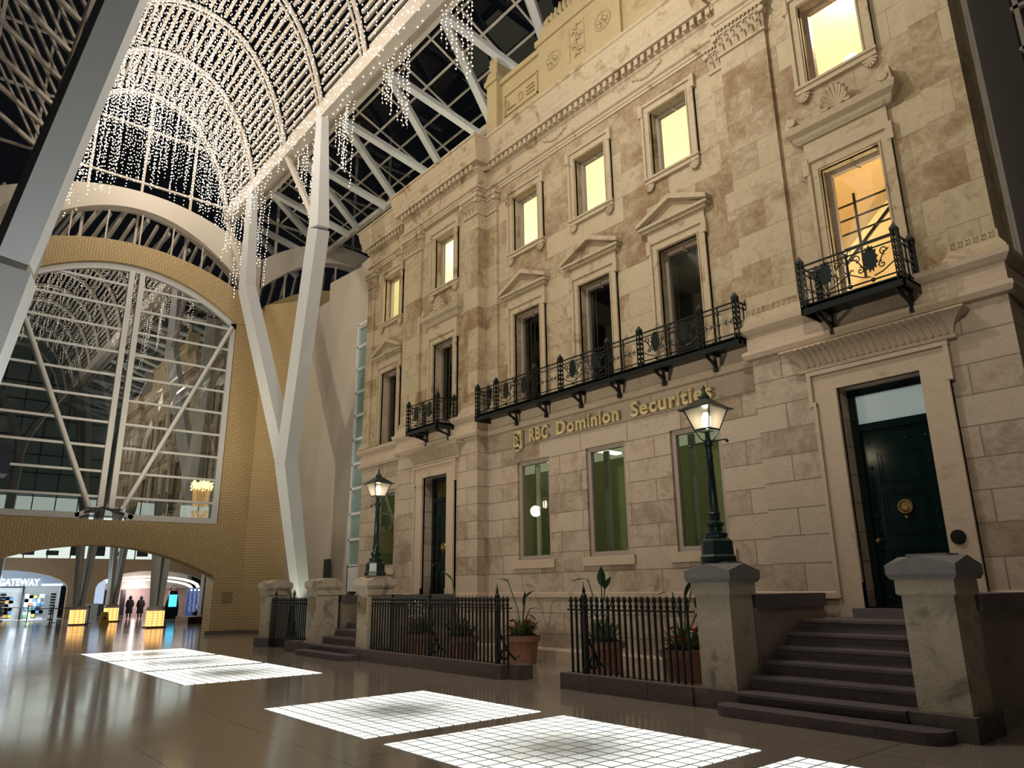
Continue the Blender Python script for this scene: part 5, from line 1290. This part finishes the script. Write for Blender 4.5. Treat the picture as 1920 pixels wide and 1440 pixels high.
# two people in dark coats walking away
def person(x, y, label, h=1.32, sd=0):
    k = h/1.75; t = thing('person', (x, y, 0), label, 'person')
    J = {'pel': (0, 0, .95), 'ch': (0, 0, 1.28), 'nk': (0, 0, 1.48), 'hd': (0, 0, 1.62), 'ht': (0, 0, 1.72), 'sl': (0, -.19, 1.42), 'el': (.03, -.26, 1.14), 'hl': (-.08, -.24, .9), 'sr': (0, .19, 1.42), 'er': (.02, .27, 1.14), 'hr': (-.06, .25, .9),
         'kl': (-.10+.05*sd, -.10, .50), 'fl': (.06, -.11, .07), 'tl': (-.08, -.12, .04), 'kr': (.02, .10, .50), 'fr': (.14-.1*sd, .11, .08), 'tr': (.0, .12, .04), 'll': (0, -.10, .86), 'lr': (0, .10, .86)}
    E_ = [('pel', 'ch'), ('ch', 'nk'), ('nk', 'hd'), ('hd', 'ht'), ('ch', 'sl'), ('sl', 'el'), ('el', 'hl'), ('ch', 'sr'), ('sr', 'er'), ('er', 'hr'), ('pel', 'll'), ('ll', 'kl'), ('kl', 'fl'), ('fl', 'tl'), ('pel', 'lr'), ('lr', 'kr'), ('kr', 'fr'), ('fr', 'tr')]
    R = {'pel': .15, 'ch': .17, 'nk': .065, 'hd': .105, 'ht': .08, 'sl': .09, 'el': .08, 'hl': .045, 'sr': .09, 'er': .08, 'hr': .045, 'kl': .075, 'fl': .055, 'tl': .04, 'kr': .075, 'fr': .055, 'tr': .04, 'll': .11, 'lr': .11}
    ks = list(J); me = bpy.data.meshes.new('body'); me.from_pydata([tuple(c*k for c in J[q]) for q in ks], [(ks.index(a), ks.index(b)) for a, b in E_], [])
    o = bpy.data.objects.new('body', me); COL.objects.link(o); o.parent = t; WL[o.name] = Vector((x, y, 0)); me.materials.append(M_CLOTH)
    sk = o.modifiers.new('Skin', 'SKIN')
    for q, v in zip(ks, me.skin_vertices[0].data): v.radius = (R[q]*k, R[q]*k); v.use_root = (q == 'pel')
    o.modifiers.new('Sub', 'SUBSURF').levels = 1; o.modifiers['Sub'].render_levels = 1
    g = G(); g.lathe([(.27*k, .42*k), (.24*k, .9*k), (.26*k, 1.3*k), (.21*k, 1.45*k), (.08*k, 1.52*k)], x, y, 12); g.build('coat', M_CLOTH, t, smooth=True)
    g = G(); g.lathe([(.09*k, 1.50*k), (.13*k, 1.58*k), (.13*k, 1.68*k), (.08*k, 1.77*k), (.01, 1.82*k)], x+.02, y, 12); g.build('hood', M_CLOTH, t, smooth=True)
person(-53.0, 12.2, 'left of two people walking away side by side in dark hooded coats', 1.36, 0)
person(-52.6, 12.75, 'right of two people walking away side by side in dark hooded coats', 1.34, 1)
# floodlight bodies
for fx, fy, fz, fe, lb in FLOODS:
    g = G(); g.box(fx-.25, fx+.25, fy-.02, fy+.3, fz-.2, fz+.2); g.bar((fx, fy, fz), (fx, fy-.4, fz), .08)
    g.build('floodlight', M_BLACKW, None, label='black floodlight '+lb, cat='floodlight')
